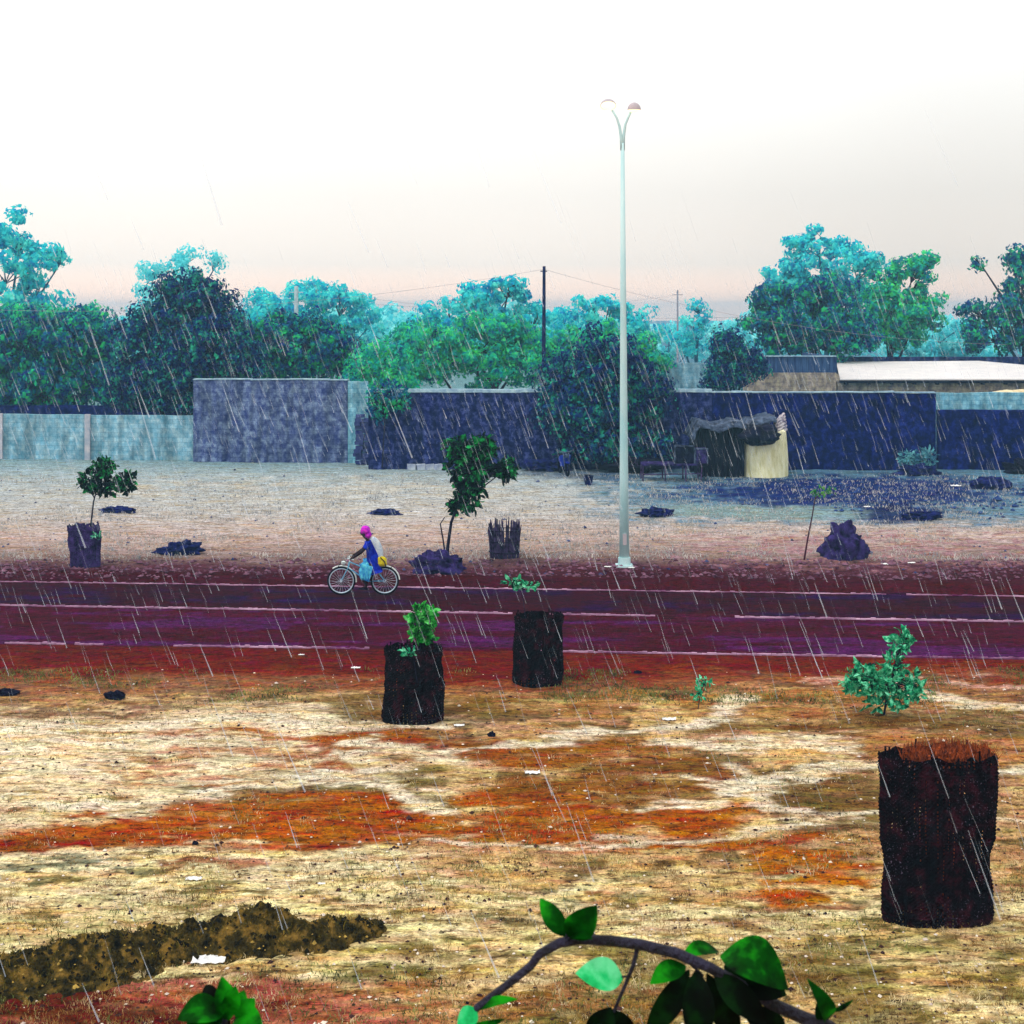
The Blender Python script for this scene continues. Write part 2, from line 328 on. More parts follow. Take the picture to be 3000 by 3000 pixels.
def build_ground():
    u1 = np.linspace(-.35, .35, 720); uo = .35 + .65 * (np.linspace(0, 1, 50)[1:]) ** 1.5
    u = np.concatenate([-uo[::-1], u1, uo])
    Yr = np.concatenate([np.linspace(-30, 7, 12), 1 / np.linspace(1 / 8.0, 1 / 66.0, 620), 66 * (1100 / 66.0) ** (np.linspace(0, 1, 45)[1:])])
    U, Y = np.meshgrid(u, Yr); X = U * (np.maximum(Y, 0) * 1.0 + 15)
    Z = ground_height(X, Y)
    col = zone_color(X, Y)
    nr, ncn = X.shape
    V = np.stack([X, Y, Z], -1).reshape(-1, 3)
    i = np.arange(nr * ncn).reshape(nr, ncn)
    Fq = np.stack([i[:-1, :-1], i[:-1, 1:], i[1:, 1:], i[1:, :-1]], -1).reshape(-1, 4)
    me = bpy.data.meshes.new('ground')
    me.vertices.add(len(V)); me.vertices.foreach_set('co', V.ravel())
    me.loops.add(Fq.size); me.loops.foreach_set('vertex_index', Fq.ravel().astype(np.int32))
    me.polygons.add(len(Fq)); me.polygons.foreach_set('loop_start', np.arange(0, Fq.size, 4, dtype=np.int32))
    me.update(calc_edges=True); me.validate()
    me.polygons.foreach_set('use_smooth', np.ones(len(me.polygons), bool))
    at = me.color_attributes.new('soil', 'FLOAT_COLOR', 'POINT')
    rgba = np.ones((len(V), 4), np.float32); rgba[:, :3] = col.reshape(-1, 3)
    at.data.foreach_set('color', rgba.ravel())
    m, n, b = newmat('soil'); b.inputs['Roughness'].default_value = .85; b.inputs['Specular IOR Level'].default_value = .02
    a = n.nodes.new('ShaderNodeAttribute'); a.attribute_name = 'soil'
    t = n.nodes.new('ShaderNodeTexCoord')
    def nz(sc, det=6, st=(1, 1, 1)):
        mp = n.nodes.new('ShaderNodeMapping'); mp.inputs['Scale'].default_value = st; n.links.new(t.outputs['Object'], mp.inputs[0])
        z = n.nodes.new('ShaderNodeTexNoise'); z.inputs['Scale'].default_value = sc; z.inputs['Detail'].default_value = det; z.inputs['Roughness'].default_value = .7
        n.links.new(mp.outputs[0], z.inputs['Vector']); return z
    def mulr(colsock, fac, lo, hi, tint=None):
        mr = n.nodes.new('ShaderNodeMapRange'); mr.inputs['From Min'].default_value = .34; mr.inputs['From Max'].default_value = .66
        mr.inputs['To Min'].default_value = lo; mr.inputs['To Max'].default_value = hi; n.links.new(fac, mr.inputs['Value'])
        v = n.nodes.new('ShaderNodeVectorMath'); v.operation = 'SCALE'; n.links.new(colsock, v.inputs[0]); n.links.new(mr.outputs[0], v.inputs['Scale'])
        return v.outputs[0]
    c = mulr(a.outputs['Color'], nz(9, 8).outputs['Fac'], .45, 1.25)
    c = mulr(c, nz(1.3, 5, (.6, 1.3, 1)).outputs['Fac'], .75, 1.15)
    c = mulr(c, nz(38, 3).outputs['Fac'], .62, 1.25)
    def speck(csock, sc, thr, col_, st=(1, 1, 1), amt=.85, det=4, soft=.03):
        z = nz(sc, det, st); mr = n.nodes.new('ShaderNodeMapRange'); mr.inputs['From Min'].default_value = thr - soft; mr.inputs['From Max'].default_value = thr + soft
        mr.inputs['To Min'].default_value = 0; mr.inputs['To Max'].default_value = amt; n.links.new(z.outputs['Fac'], mr.inputs['Value'])
        mxx = n.nodes.new('ShaderNodeMix'); mxx.data_type = 'RGBA'; n.links.new(mr.outputs[0], mxx.inputs[0]); n.links.new(csock, mxx.inputs[6]); 
        v = n.nodes.new('ShaderNodeVectorMath'); v.operation = 'MULTIPLY'; v.inputs[1].default_value = col_; n.links.new(csock, v.inputs[0]); n.links.new(v.outputs[0], mxx.inputs[7]); return mxx.outputs[2]
    c = speck(c, 7, .585, (.26, .20, .18), (.5, 1.5, 1), .9, 5); c = speck(c, 3.1, .56, (.55, .44, .34), (.4, 1.6, 1), .75, 10); c = speck(c, 12, .60, (.12, .14, .12), (.6, 1.3, 1), .85, 5); c = speck(c, 2.0, .55, (.95, .72, .42), (.4, 1.5, 1), .8, 10, .08)
    c = speck(c, 5.3, .61, (1.45, 1.6, 1.9), (.4, 1.4, 1), .7, 6); c = speck(c, 22, .64, (.2, .2, .22), (1, 1, 1), .8, 3)
    # hue mottling
    hs = n.nodes.new('ShaderNodeHueSaturation'); n.links.new(c, hs.inputs['Color'])
    hz = n.nodes.new('ShaderNodeMapRange'); hz.inputs['From Min'].default_value = .3; hz.inputs['From Max'].default_value = .7
    hz.inputs['To Min'].default_value = .46; hz.inputs['To Max'].default_value = .545
    n.links.new(nz(3, 9, (.5, 1.5, 1)).outputs['Fac'], hz.inputs['Value']); n.links.new(hz.outputs[0], hs.inputs['Hue'])
    hs.inputs['Saturation'].default_value = 1.05
    n.links.new(hs.outputs[0], b.inputs['Base Color'])
    bp = n.nodes.new('ShaderNodeBump'); bp.inputs['Strength'].default_value = .7; bp.inputs['Distance'].default_value = .05
    n.links.new(nz(14, 8).outputs['Fac'], bp.inputs['Height']); n.links.new(bp.outputs[0], b.inputs['Normal'])
    me.materials.append(m)
    o = bpy.data.objects.new('ground', me); link(o); o['kind'] = 'structure'
build_ground()
def gz(x, y): return float(ground_height(np.array([float(x)]), np.array([float(y)]))[0])
def GP(px, py):
    g = G(px, py); return (g[0], g[1], gz(g[0], g[1]))

# pale kerb lines of the road: rows of rough stones along each line (structure)
kerb_m = mat('kerb_stone', C(200, 160, 186), C(96, 34, 84), .6, .8, .3)
def kerb(L, w, h, name, gapf):
    mb = MB(); a, b = L; d = (b - a); n = 420
    p0 = a - d * .5; d2 = d * 2
    for i in range(n):
        if fbm(np.array([i * .045]), np.array([gapf]), 77)[0] < .30: continue
        c = p0 + d2 * (i + .5) / n; ln = np.linalg.norm(d2) / n
        mb.box((c[0], c[1] + rng.normal(0, .01), gz(c[0], c[1]) + h / 2 - .03 + rng.normal(0, .006)), (ln * .97, w, h), math.atan2(d2[1], d2[0]), .003)
    o = mb.build(name, kerb_m); o['kind'] = 'structure'; return o
kerb(L1, .045, .055, 'kerb', 1.0); kerb(L2, .06, .06, 'kerb', 6.0); kerb(L3, .06, .06, 'kerb', 12.0)

# ------------------------------------------------------------------ vegetation builders
def leaves(mb, cen, size, aspect=.45, droop=0.0, out=None):
    """rhombic leaves at centres (N,3); out = direction away from the clump centre, which the blades face"""
    n = len(cen); d = rng.normal(0, 1, (n, 3)); d[:, 2] -= droop
    q = rng.normal(0, 1, (n, 3))
    if out is not None:
        q = out / (np.linalg.norm(out, axis=1)[:, None] + 1e-6) + q * .33; q /= np.linalg.norm(q, axis=1)[:, None]
        d = d - q * (d * q).sum(1)[:, None]
    d /= np.linalg.norm(d, axis=1)[:, None]
    s = np.cross(d, q); s /= np.linalg.norm(s, axis=1)[:, None] + 1e-9
    L = size * (.6 + .8 * rng.random((n, 1)))
    a = cen - d * L * .5; b = cen + s * L * aspect * .5; c = cen + d * L * .5; e = cen - s * L * aspect * .5
    mb.quads(np.stack([a, b, c, e], 1))
def crown_points(c, r, n, cl=30, clr=.5, shell=.55):
    nc = max(3, n // cl)
    d = rng.normal(0, 1, (nc, 3)); d /= np.linalg.norm(d, axis=1)[:, None]
    sz = rng.uniform(.6, 1.35, nc)
    rad = (shell + (1 - shell) * rng.random((nc, 1))) ** .8 * (.82 + .32 * rng.random((nc, 1)))
    cc = np.array(c) + d * rad * np.array(r)
    k = rng.integers(0, nc, n)
    dd = rng.normal(0, 1, (n, 3)); dd /= np.linalg.norm(dd, axis=1)[:, None]
    p = cc[k] + dd * (rng.random((n, 1)) ** .4) * 1.7 * clr * sz[k][:, None] * np.array([1, 1, .72])
    return p, cc, p - cc[k] + (p - np.array(c)) * .12
bark_dark = mat('bark', C(38, 34, 58), C(14, 12, 34), 6, .9, .4)
bark_pale = mat('bark_pale', C(60, 120, 140), C(30, 80, 110), 4, .9)
def tree(name, label, Y, blobs, lm, ls=.24, cov=6, group='trees behind the compound walls', bark=None, clr=.40, aspect=.6, basex=None, shell=.35, cl=80):
    """blobs: (cx, cy, rx, ry) in photo pixels at depth Y"""
    bx = (blobs[0][0] if basex is None else basex)
    X0 = (bx - 1500) / F * Y
    root = empty(name, (X0, Y, 0), label, 'tree', group)
    mb = MB(); tr = MB()
    topz = 0
    for (cx, cy, rx, ry) in blobs:
        c = P(cx, cy, Y); k = Y / F; r = (rx * k * 1.06, (rx + ry) * .42 * k, ry * k * 1.06)
        c = (c[0], c[1] + rng.normal(0, .15) * rx * k, c[2])
        n = int(cov * 2.5 * math.pi * r[0] * r[2] / (ls * ls * aspect))
        p, cc, outv = crown_points(c, r, n, cl=cl, clr=clr, shell=shell)
        ok = p[:, 2] > .3
        leaves(mb, p[ok], ls, aspect, .3, outv[ok])
        fork = np.array([X0 + (c[0] - X0) * .35, Y, max(1.0, (c[2] - r[2]) * .75)])
        tr.tube([(X0 + rng.normal(0, .05), Y, max(.6, fork[2] * .6)), tuple(fork), tuple(np.array(c) * .9 + fork * .1)], [.11, .09, .04], 6)
        for q in cc[rng.integers(0, len(cc), 9)]:
            mid = (np.array(c) + q) / 2 + rng.normal(0, .15, 3)
            tr.tube([tuple(np.array(c) * .8 + fork * .2), tuple(mid), tuple(q)], [.045, .03, .012], 5)
        topz = max(topz, c[2])
    tr.tube([(X0, Y, -.1), (X0 + .06, Y, topz * .25), (X0 - .04, Y, topz * .55)], [.24, .17, .12], 8)
    tr.build('trunk', bark or bark_dark, root, rel=(X0, Y, 0))
    mb.build('crown', lm, root, rel=(X0, Y, 0))
    return root

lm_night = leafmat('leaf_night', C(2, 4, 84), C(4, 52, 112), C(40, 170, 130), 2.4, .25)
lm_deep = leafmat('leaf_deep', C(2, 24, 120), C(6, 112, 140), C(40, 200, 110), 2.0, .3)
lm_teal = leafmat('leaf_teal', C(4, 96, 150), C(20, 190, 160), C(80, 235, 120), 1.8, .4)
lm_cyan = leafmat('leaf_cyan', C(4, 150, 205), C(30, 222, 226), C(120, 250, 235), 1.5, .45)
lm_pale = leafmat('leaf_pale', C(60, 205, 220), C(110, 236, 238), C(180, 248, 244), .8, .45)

# far to near
tree('tall_tree', 'tall pale cyan tree with loose airy foliage, highest tree at the left edge', 84,
     [(20, 790, 150, 120), (-60, 680, 130, 90), (120, 860, 90, 70), (60, 700, 70, 60), (180, 770, 60, 50), (10, 905, 220, 60)], lm_cyan, .34, 1.9, bark=bark_pale, clr=.42)
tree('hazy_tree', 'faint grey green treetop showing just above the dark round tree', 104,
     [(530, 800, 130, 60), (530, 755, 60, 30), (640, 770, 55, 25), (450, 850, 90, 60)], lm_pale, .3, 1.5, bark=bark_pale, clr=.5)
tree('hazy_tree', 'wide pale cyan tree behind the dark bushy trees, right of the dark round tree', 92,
     [(900, 930, 180, 95), (1010, 900, 90, 60), (790, 930, 120, 80), (1060, 980, 90, 90), (930, 850, 80, 30)], lm_cyan, .3, 3.2, bark=bark_pale)
tree('leafy_tree', 'cyan tree with clumped top just left of the dark utility pole', 84,
     [(1450, 900, 120, 75), (1300, 940, 90, 60), (1490, 850, 70, 35), (1400, 870, 60, 40), (1250, 960, 60, 60), (1570, 950, 70, 70)], lm_cyan, .32, 3.6)
tree('leafy_tree', 'bright green teal tree under the cyan treetops left of the utility pole', 77,
     [(1400, 1010, 190, 110), (1250, 1040, 120, 100), (1540, 1040, 110, 90)], lm_teal, .26, 5)
tree('leafy_tree', 'pale cyan broad tree behind the street lamp pole', 88,
     [(1770, 960, 140, 85), (1880, 1010, 90, 90), (1660, 980, 90, 80), (1730, 905, 70, 30)], lm_cyan, .3, 3)
tree('leafy_tree', 'green teal tree between the utility pole and the street lamp pole', 78,
     [(1730, 1030, 130, 90), (1860, 1060, 100, 90), (1640, 1060, 90, 70)], lm_teal, .26, 4.5)
tree('small_tree', 'small faint cyan tree standing alone in the gap right of the street lamp', 100,
     [(2040, 960, 48, 50), (2050, 905, 26, 22), (2000, 1010, 50, 40), (2100, 1010, 50, 40)], lm_cyan, .3, 2.6, bark=bark_pale)
tree('big_tree', 'big bright cyan tree rising highest above the white metal roof', 95,
     [(2420, 800, 170, 95), (2400, 720, 110, 50), (2520, 790, 100, 80), (2300, 830, 70, 80), (2460, 900, 200, 90)], lm_cyan, .34, 3.2, bark=bark_pale)
tree('leafy_tree', 'green and cyan leaning tree right of the big cyan tree', 92,
     [(2610, 880, 110, 100), (2680, 800, 60, 45), (2720, 770, 30, 22), (2700, 900, 70, 70), (2600, 960, 130, 70)], lm_teal, .3, 4.2)
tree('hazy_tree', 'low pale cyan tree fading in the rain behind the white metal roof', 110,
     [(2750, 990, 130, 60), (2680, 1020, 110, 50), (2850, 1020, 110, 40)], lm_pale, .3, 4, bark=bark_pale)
tree('leafy_tree', 'dark blue green tree in front of the big cyan tree, above the ribbed parapet', 86,
     [(2380, 930, 160, 110), (2250, 880, 60, 50), (2270, 960, 90, 80), (2480, 980, 110, 70), (2420, 850, 70, 50)], lm_deep, .27, 5.5)
tree('leafy_tree', 'dark green tree with spiky branches cut by the right edge', 90,
     [(3000, 870, 95, 110), (2900, 980, 110, 70), (2860, 910, 45, 25), (2990, 760, 50, 40), (3080, 900, 120, 150), (2640 + 230, 770, 14, 20)], lm_deep, .3, 4)
tree('leafy_tree', 'mixed green tree mass behind the low grey wall at the left edge', 74,
     [(160, 1010, 170, 110), (20, 1060, 150, 120), (280, 1010, 90, 90), (120, 1130, 210, 80), (-120, 1040, 150, 130), (300, 1120, 70, 80)], lm_deep, .26, 5.5)
tree('leafy_tree', 'light teal shrubby tree leaning over the green tree mass at far left', 79,
     [(60, 940, 160, 60), (250, 930, 120, 40), (-80, 950, 150, 90)], lm_teal, .28, 4)
tree('leafy_tree', 'dark blue bushy tree just right of the big dark round tree', 70,
     [(870, 1030, 140, 90), (980, 1040, 70, 80), (780, 1010, 100, 100), (900, 960, 60, 40)], lm_deep, .24, 6)
tree('round_tree', 'big dark round tree beside the tall grey wall, darkest crown in the row', 66,
     [(560, 940, 130, 130), (470, 1030, 140, 130), (620, 1030, 120, 130), (700, 1060, 80, 100), (400, 1130, 85, 80), (560, 850, 80, 50), (540, 1120, 190, 90)], lm_night, .22, 7)
tree('small_tree', 'small green tree filling the gap behind the broken brick wall end', 66,
     [(1120, 1060, 70, 60), (1070, 1110, 60, 60), (1150, 1130, 70, 70)], lm_teal, .2, 5)
tree('small_tree', 'short dark bush like tree beside the ribbed parapet left end', 71,
     [(2130, 1040, 62, 70), (2190, 1070, 50, 70), (2110, 1100, 50, 50)], lm_night, .2, 7)
tree('shade_tree', 'dark drooping tree growing in front of the wall behind the street lamp', 59.2,
     [(1760, 1070, 120, 100), (1660, 1110, 80, 75), (1860, 1120, 90, 90), (1720, 1190, 140, 80), (1880, 1190, 90, 70), (1780, 1260, 130, 60), (1740, 1325, 150, 40), (1900, 1300, 90, 50), (1640, 1200, 70, 60)], lm_night, .22, 5, basex=1770)
# more trees further off, fading into the rain
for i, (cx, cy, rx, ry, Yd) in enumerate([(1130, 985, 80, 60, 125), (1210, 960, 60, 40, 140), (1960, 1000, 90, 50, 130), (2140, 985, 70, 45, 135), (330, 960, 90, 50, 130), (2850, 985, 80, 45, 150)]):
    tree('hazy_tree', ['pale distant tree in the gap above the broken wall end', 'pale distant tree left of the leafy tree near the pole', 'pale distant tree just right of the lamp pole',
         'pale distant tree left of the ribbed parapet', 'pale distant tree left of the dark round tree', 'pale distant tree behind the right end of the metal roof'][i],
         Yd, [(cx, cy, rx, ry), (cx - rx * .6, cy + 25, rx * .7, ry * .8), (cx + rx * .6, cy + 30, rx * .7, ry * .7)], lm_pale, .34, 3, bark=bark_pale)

# far wood behind everything, one soft mass
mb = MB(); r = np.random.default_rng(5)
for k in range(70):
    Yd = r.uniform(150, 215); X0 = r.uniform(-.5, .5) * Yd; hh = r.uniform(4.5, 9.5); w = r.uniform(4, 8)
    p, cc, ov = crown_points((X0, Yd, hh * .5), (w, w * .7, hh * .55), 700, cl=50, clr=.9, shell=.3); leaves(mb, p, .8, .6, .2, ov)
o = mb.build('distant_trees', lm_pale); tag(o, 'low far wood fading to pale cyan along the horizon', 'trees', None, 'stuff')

# ------------------------------------------------------------------ walls
wm_low = wallmat('block_wall_low', C(92, 150, 172), C(124, 168, 186), C(160, 192, 200), (.6, .6, .65, 1))
wm_tall = wallmat('block_wall_tall', C(44, 56, 112), C(82, 96, 138), C(124, 144, 172), (.45, .45, .6, 1), mortar_vis=.6)
wm_mid = wallmat('block_wall_mid', C(4, 6, 54), C(22, 30, 88), C(68, 80, 134), (.5, .5, .7, 1))
wm_dark = wallmat('block_wall_dark', C(0, 1, 50), C(3, 10, 80), C(22, 38, 118), (.6, .6, .8, 1), mortar_vis=.3)
wm_pale = wallmat('block_wall_pale', C(90, 150, 176), C(120, 180, 200), C(160, 205, 214), (.5, .6, .7, 1), mortar_vis=.7)
wm_sand = wallmat('block_wall_sand', C(110, 104, 112), C(160, 146, 132), C(190, 180, 150), (.7, .6, .6, 1))
cap_m = mat('coping', C(170, 200, 208), C(110, 140, 170), 3, .9)
def wall(name, label, x0, x1, ytop, ybase0, ybase1, m, th=.3, cap=None, group='compound walls', zt=None, notch=None):
    a = np.array(G(x0, ybase0)); b = np.array(G(x1, ybase1))
    k = (a[1] + b[1]) / 2
    h = zt or (H - (ytop - HY) / F * k)
    root = empty(name, tuple(a), label, 'wall', group)
    mb = MB(); d = b - a; L = np.linalg.norm(d[:2]); u = d / L; nrm = np.array([-u[1], u[0], 0])
    n = max(6, int(L / .8)); top = [h + (rng.normal(0, .015)) for _ in range(n + 1)]
    vs = []
    for i in range(n + 1):
        p = a + d * i / n
        for q in (0, th):
            vs.append(tuple(p + nrm * q + np.array([0, 0, -.3]))); vs.append(tuple(p + nrm * q + np.array([0, 0, top[i]])))
    f = []
    for i in range(n):
        s = 4 * i; f += [(s, s + 4, s + 5, s + 1), (s + 2, s + 3, s + 7, s + 6), (s + 1, s + 5, s + 7, s + 3)]
    f += [(0, 1, 3, 2), (4 * n, 4 * n + 2, 4 * n + 3, 4 * n + 1)]
    mb.add(vs, f); mb.build('wall_face', m, root, rel=tuple(a))
    if cap:
        cb = MB()
        for i in range(n):
            c = a + d * (i + .5) / n + nrm * th / 2
            cb.box((c[0], c[1], (top[i] + top[i + 1]) / 2 + cap / 2 + .012), (L / n, th + .08, cap), math.atan2(d[1], d[0]), .006)
        cb.build('coping', cap_m, root, rel=tuple(a))
    return root, a, u, nrm, h
# left low wall with pilasters
r, a, u, nrm, h = wall('block_wall', 'low pale blue grey block wall with thin pilasters at the left edge', -500, 566, 1214, 1338, 1350, wm_low, .2)
pm = mat('pilaster', C(206, 196, 196), C(150, 160, 176), 2, .9)
for px in (-200, 22, 283):
    mb = MB(); Xp = (px - 1500) / F * a[1]; t = (Xp - a[0]) / u[0]; c = a + u * t - nrm * .06
    mb.box((c[0], c[1], h / 2 + .02), (.24, .16, h + .04)); mb.build('pilaster', pm, r, rel=tuple(a))
r, a, u, nrm, h = wall('block_wall', 'tall rough slate grey wall left of centre, next to the low wall', 566, 1018, 1114, 1352, 1356, wm_tall, .3, .05)
# its lighter upper end with the broken brick edge below
wall('block_wall', 'stretch of wall with pale block top at the broken end of the tall grey wall', 1019, 1078, 1117, 1357, 1357, wm_pale, .28)
# crumbling courses in front of the broken end
brick_m = mat('old_brick', C(76, 86, 136), C(36, 44, 100), 5, .9, .4)
root = empty('broken_wall', G(1085, 1362), 'crumbled stepped remains of brick wall at the end of the tall grey wall', 'wall')
mb = MB(); yb = 1362; Yb = gy(yb); k = Yb / F
for row in range(14):
    z = .12 + row * .17; xr = 1150 - row * 3.0 - (row > 8) * (row - 8) * 14 + rng.normal(0, 4)
    x = 1035 + rng.random() * 8
    while x < xr:
        wpx = rng.uniform(20, 27)
        if rng.random() > .08: mb.box((((x + wpx / 2) - 1500) * k, Yb + rng.normal(0, .05), z + rng.normal(0, .01)), (wpx * k * .95, .34, .155), rng.normal(0, .05), .012)
        x += wpx
mb.build('brick_courses', brick_m, root, rel=G(1085, 1362))
# middle wall
wall('block_wall', 'dark blue middle wall with grey coping behind the wind bent sapling', 1079, 2085.7, 1150, 1374, 1374, wm_mid, .3, .14)
# right tall dark wall
r, a, u, nrm, h = wall('block_wall', 'tall dark navy wall with thin pale coping behind the straw granary', 2086, 2742, 1152, 1374, 1378, wm_dark, .3, .05)
# its return running back on the right end
b = a + u * ((2742 - 2086) / F * a[1])
wall('block_wall', 'lower dark navy wall running off the right edge', 2748, 3400, 1203, 1376, 1380, wm_dark, .3)
wall('block_wall', 'pale cyan block wall seen over the lower dark wall at right', 2700, 3500, 1150, 1345, 1345, wm_pale, .25)
wall('block_wall', 'distant hazy blue grey wall in the gap left of the short dark tree', 1880, 2330, 1052, 1262, 1262, wm_low, .25, zt=3.9)
wall('block_wall', 'long hazy wall far behind the trees at the left', -700, 700, 1188, 1300, 1300, wm_dark, .25)

# ------------------------------------------------------------------ flat roofed building at right
rib_m = mat('ribbed_sheet', C(62, 92, 132), C(30, 48, 96), 3, .6, stretch=(3, 3, .3))
roof_m = mat('pale_metal_roof', C(232, 226, 222), C(214, 210, 210), 1.2, .45, metal=.0)
dark_m = mat('dark_timber', C(16, 14, 40), C(6, 4, 22), 5, .8)
Yb = 75.0
root = empty('flat_roof_house', P(2320, 1150, Yb)[:2] + (0,), 'low sandy house with ribbed dark parapet and white metal roof at right', 'building')
rel = tuple(root.location)
def bz(y, Y): return H - (y - HY) / F * Y
def bxx(x, Y): return (x - 1500) / F * Y
mb = MB(); x0, x1 = bxx(2190, Yb), bxx(2450, Yb); zt = bz(1092, Yb)
mb.box(((x0 + x1) / 2, Yb + .75, zt / 2 - .1), (x1 - x0, 1.5, zt + .2)); mb.build('side_wall', wm_sand, root, rel=rel)
mb = MB(); zp = bz(1046, Yb)
nrib = 26
for i in range(nrib):
    w = (x1 - x0) / nrib; mb.box((x0 + w * (i + .5), Yb + .1 + .04 * (i % 2), (zt + zp) / 2 + .01), (w * .98, .16, zp - zt))
mb.box((x1 - .02, Yb + 4.2, (zt + zp) / 2 + .01), (.22, 8, zp - zt)); mb.box(((x0 + x1) / 2 - .15, Yb + 1.38, (zt + zp) / 2), (x1 - x0 - .3, .2, zp - zt))
mb.build('parapet', rib_m, root, rel=rel)
mb = MB(); mb.box(((x0 + x1) / 2 - .1, Yb + .12, zp + .045), (x1 - x0 + .2, .34, .06)); mb.build('coping', cap_m, root, rel=rel)
mb = MB(); X1 = bxx(3500, Yb); ze = bz(1109, Yb)
mb.box(((x1 + X1) / 2 + .06, Yb + 5, ze / 2 - .3), (X1 - x1 - .1, 9.6, ze + .25)); mb.build('front_wall', wm_sand, root, rel=rel)
# roof: one slab, sloping up to the back, cut off at the right by a slanting hip
mb = MB(); Yk = 86.0
fr = [(x1 + .12, Yb - .35, ze), (bxx(3460, Yb), Yb - .35, ze), (bxx(3300, Yk), Yk, bz(1150, Yk)), (bxx(2868, Yk), Yk, bz(1057, Yk)), (bxx(2450, Yk), Yk, bz(1060, Yk))]
tv = [tuple(q) for q in fr]; bv = [(q[0], q[1], q[2] - .07) for q in fr]; n5 = len(fr)
mb.add(tv + bv, [tuple(range(n5)), tuple(range(2 * n5 - 1, n5 - 1, -1))] + [(i, i + n5, (i + 1) % n5 + n5, (i + 1) % n5) for i in range(n5)])
rf = mb.build('roof', roof_m, root, rel=rel)
mb = MB()
mb.box(((x1 + X1) / 2 + .1, Yb - .28, ze - .16), (X1 - x1, .1, .16))
for i in range(16): mb.box((x1 + .5 + i * 1.25, Yb - .14, ze - .27), (.12, .36, .1))
mb.build('eave_beam', dark_m, root, rel=rel)
mb = MB(); mb.box((bxx(2900, 88), 88.5, bz(1046, 88) / 2), (bxx(3500, 88) - bxx(2300, 88), .3, bz(1046, 88))); o = mb.build('block_wall', wm_mid)
tag(o, 'dark strip of wall top visible just behind the white metal roof', 'wall', 'compound walls')
# sand heap beside the house
mb = MB(); mb.ball((bxx(2960, 71), 71, 2.2), (2.6, 1.2, .55), .3, 3, 26, 14); mb.box((bxx(2960, 71), 71, 1.1), (4.6, 1.6, 2.2), 0, .02)
o = mb.build('sand_heap', mat('sand', C(236, 220, 180), C(200, 180, 140), 3, .95, .3)); tag(o, 'pale cream sand piled high beside the house at the right edge', 'sand heap')

# ------------------------------------------------------------------ poles and wires
pole_m = mat('tarred_pole', C(12, 22, 84), C(6, 10, 50), 5, .8); wire_m = mat('wire', C(160, 156, 164), C(130, 128, 144), 3, .8)
x, Yp, zt = P(1593, 780, 69)
o = MB(); o.tube([(x, Yp, -.2), (x, Yp, zt * .5), (x + .02, Yp, zt)], [.12, .1, .075], 10); root = empty('utility_pole', (x, Yp, 0), 'dark wooden utility pole rising above the treetops left of the lamp', 'pole')
o.build('shaft', pole_m, root, rel=(x, Yp, 0))
mb = MB(); mb.box((x, Yp, zt - .25), (.34, .06, .06)); mb.build('bracket', pole_m, root, rel=(x, Yp, 0))
def thinpole(px, yt, Y, r, m, label):
    q = P(px, yt, Y); mb = MB(); mb.tube([(q[0], Y, 0), (q[0], Y, q[2])], [r * 1.3, r], 8); mb.box((q[0], Y, q[2] - .4), (.9, .06, .06)); o = mb.build('utility_pole', m); tag(o, label, 'pole'); return q
grey_pole = mat('pale_pole', C(200, 214, 216), C(150, 180, 190), 3, .7)
qa = thinpole(1985, 850, 118, .07, wire_m, 'thin faint grey pole far off to the right of the street lamp')
qb = thinpole(868, 838, 88, .13, grey_pole, 'short pale pole sticking out among the cyan trees at left')
def wire(a, b, sag, label, r=.007):
    a = np.array(a); b = np.array(b); pts = []
    for i in range(25):
        t = i / 24; p = a * (1 - t) + b * t; p[2] -= sag * 4 * t * (1 - t); pts.append(tuple(p))
    mb = MB(); mb.tube(pts, r, 4); o = mb.build('power_line', wire_m); tag(o, label, 'cable', 'overhead power lines')
top = (x, Yp, zt - .15)
wire(top, P(-200, 900, 66), .9, 'overhead wire running left from the dark pole across the treetops')
wire(top, P(2950, 1010, 74), .8, 'overhead wire sloping down right from the dark pole top')
wire(P(700, 850, 90), (qa[0], qa[1], qa[2] - .4), 1.2, 'upper of the two faint wires crossing behind the lamp pole', .009)
wire(P(1050, 870, 90), P(2700, 885, 100), 1.3, 'lower of the two faint wires crossing behind the lamp pole', .009)

# ------------------------------------------------------------------ street lamp
lamp_m = mat('painted_steel', C(196, 222, 222), C(160, 205, 210), 2, .4, stretch=(1, 1, .2)); head_m = mat('lamp_housing', C(196, 180, 184), C(170, 164, 170), 3, .5)
gl, n, b = newmat('lamp_glass'); b.inputs['Base Color'].default_value = (.95, .9, .75, 1); b.inputs['Emission Color'].default_value = (1, .78, .4, 1); b.inputs['Emission Strength'].default_value = 1.6
Yl = gy(1660); base = P(1829, 1660, Yl)
root = empty('street_lamp', base, 'tall tapering pale steel street lamp with two curved arms', 'street lamp')
def lp(px, py): q = P(px, py, Yl); return q
mb = MB(); mb.tube([(base[0], Yl, 0), lp(1828, 1400), lp(1826, 900), lp(1824, 420)], [.135, .115, .082, .05], 14); mb.build('pole', lamp_m, root, True, rel=base)
mb = MB(); mb.tube([(base[0], Yl, -.05), (base[0], Yl, .25)], [.17, .165], 14); mb.box((base[0], Yl, .02), (.45, .45, .06)); mb.build('base_flange', lamp_m, root, rel=base)
mb = MB(); mb.box((base[0], Yl - .13, .75), (.1, .03, .3)); mb.build('access_door', head_m, root, rel=base)
arm_l = [lp(1822, 440), lp(1820, 405), lp(1815, 370), lp(1807, 345), lp(1793, 322)]; arm_r = [lp(1826, 440), lp(1827, 400), lp(1832, 365), lp(1840, 345), lp(1849, 326)]
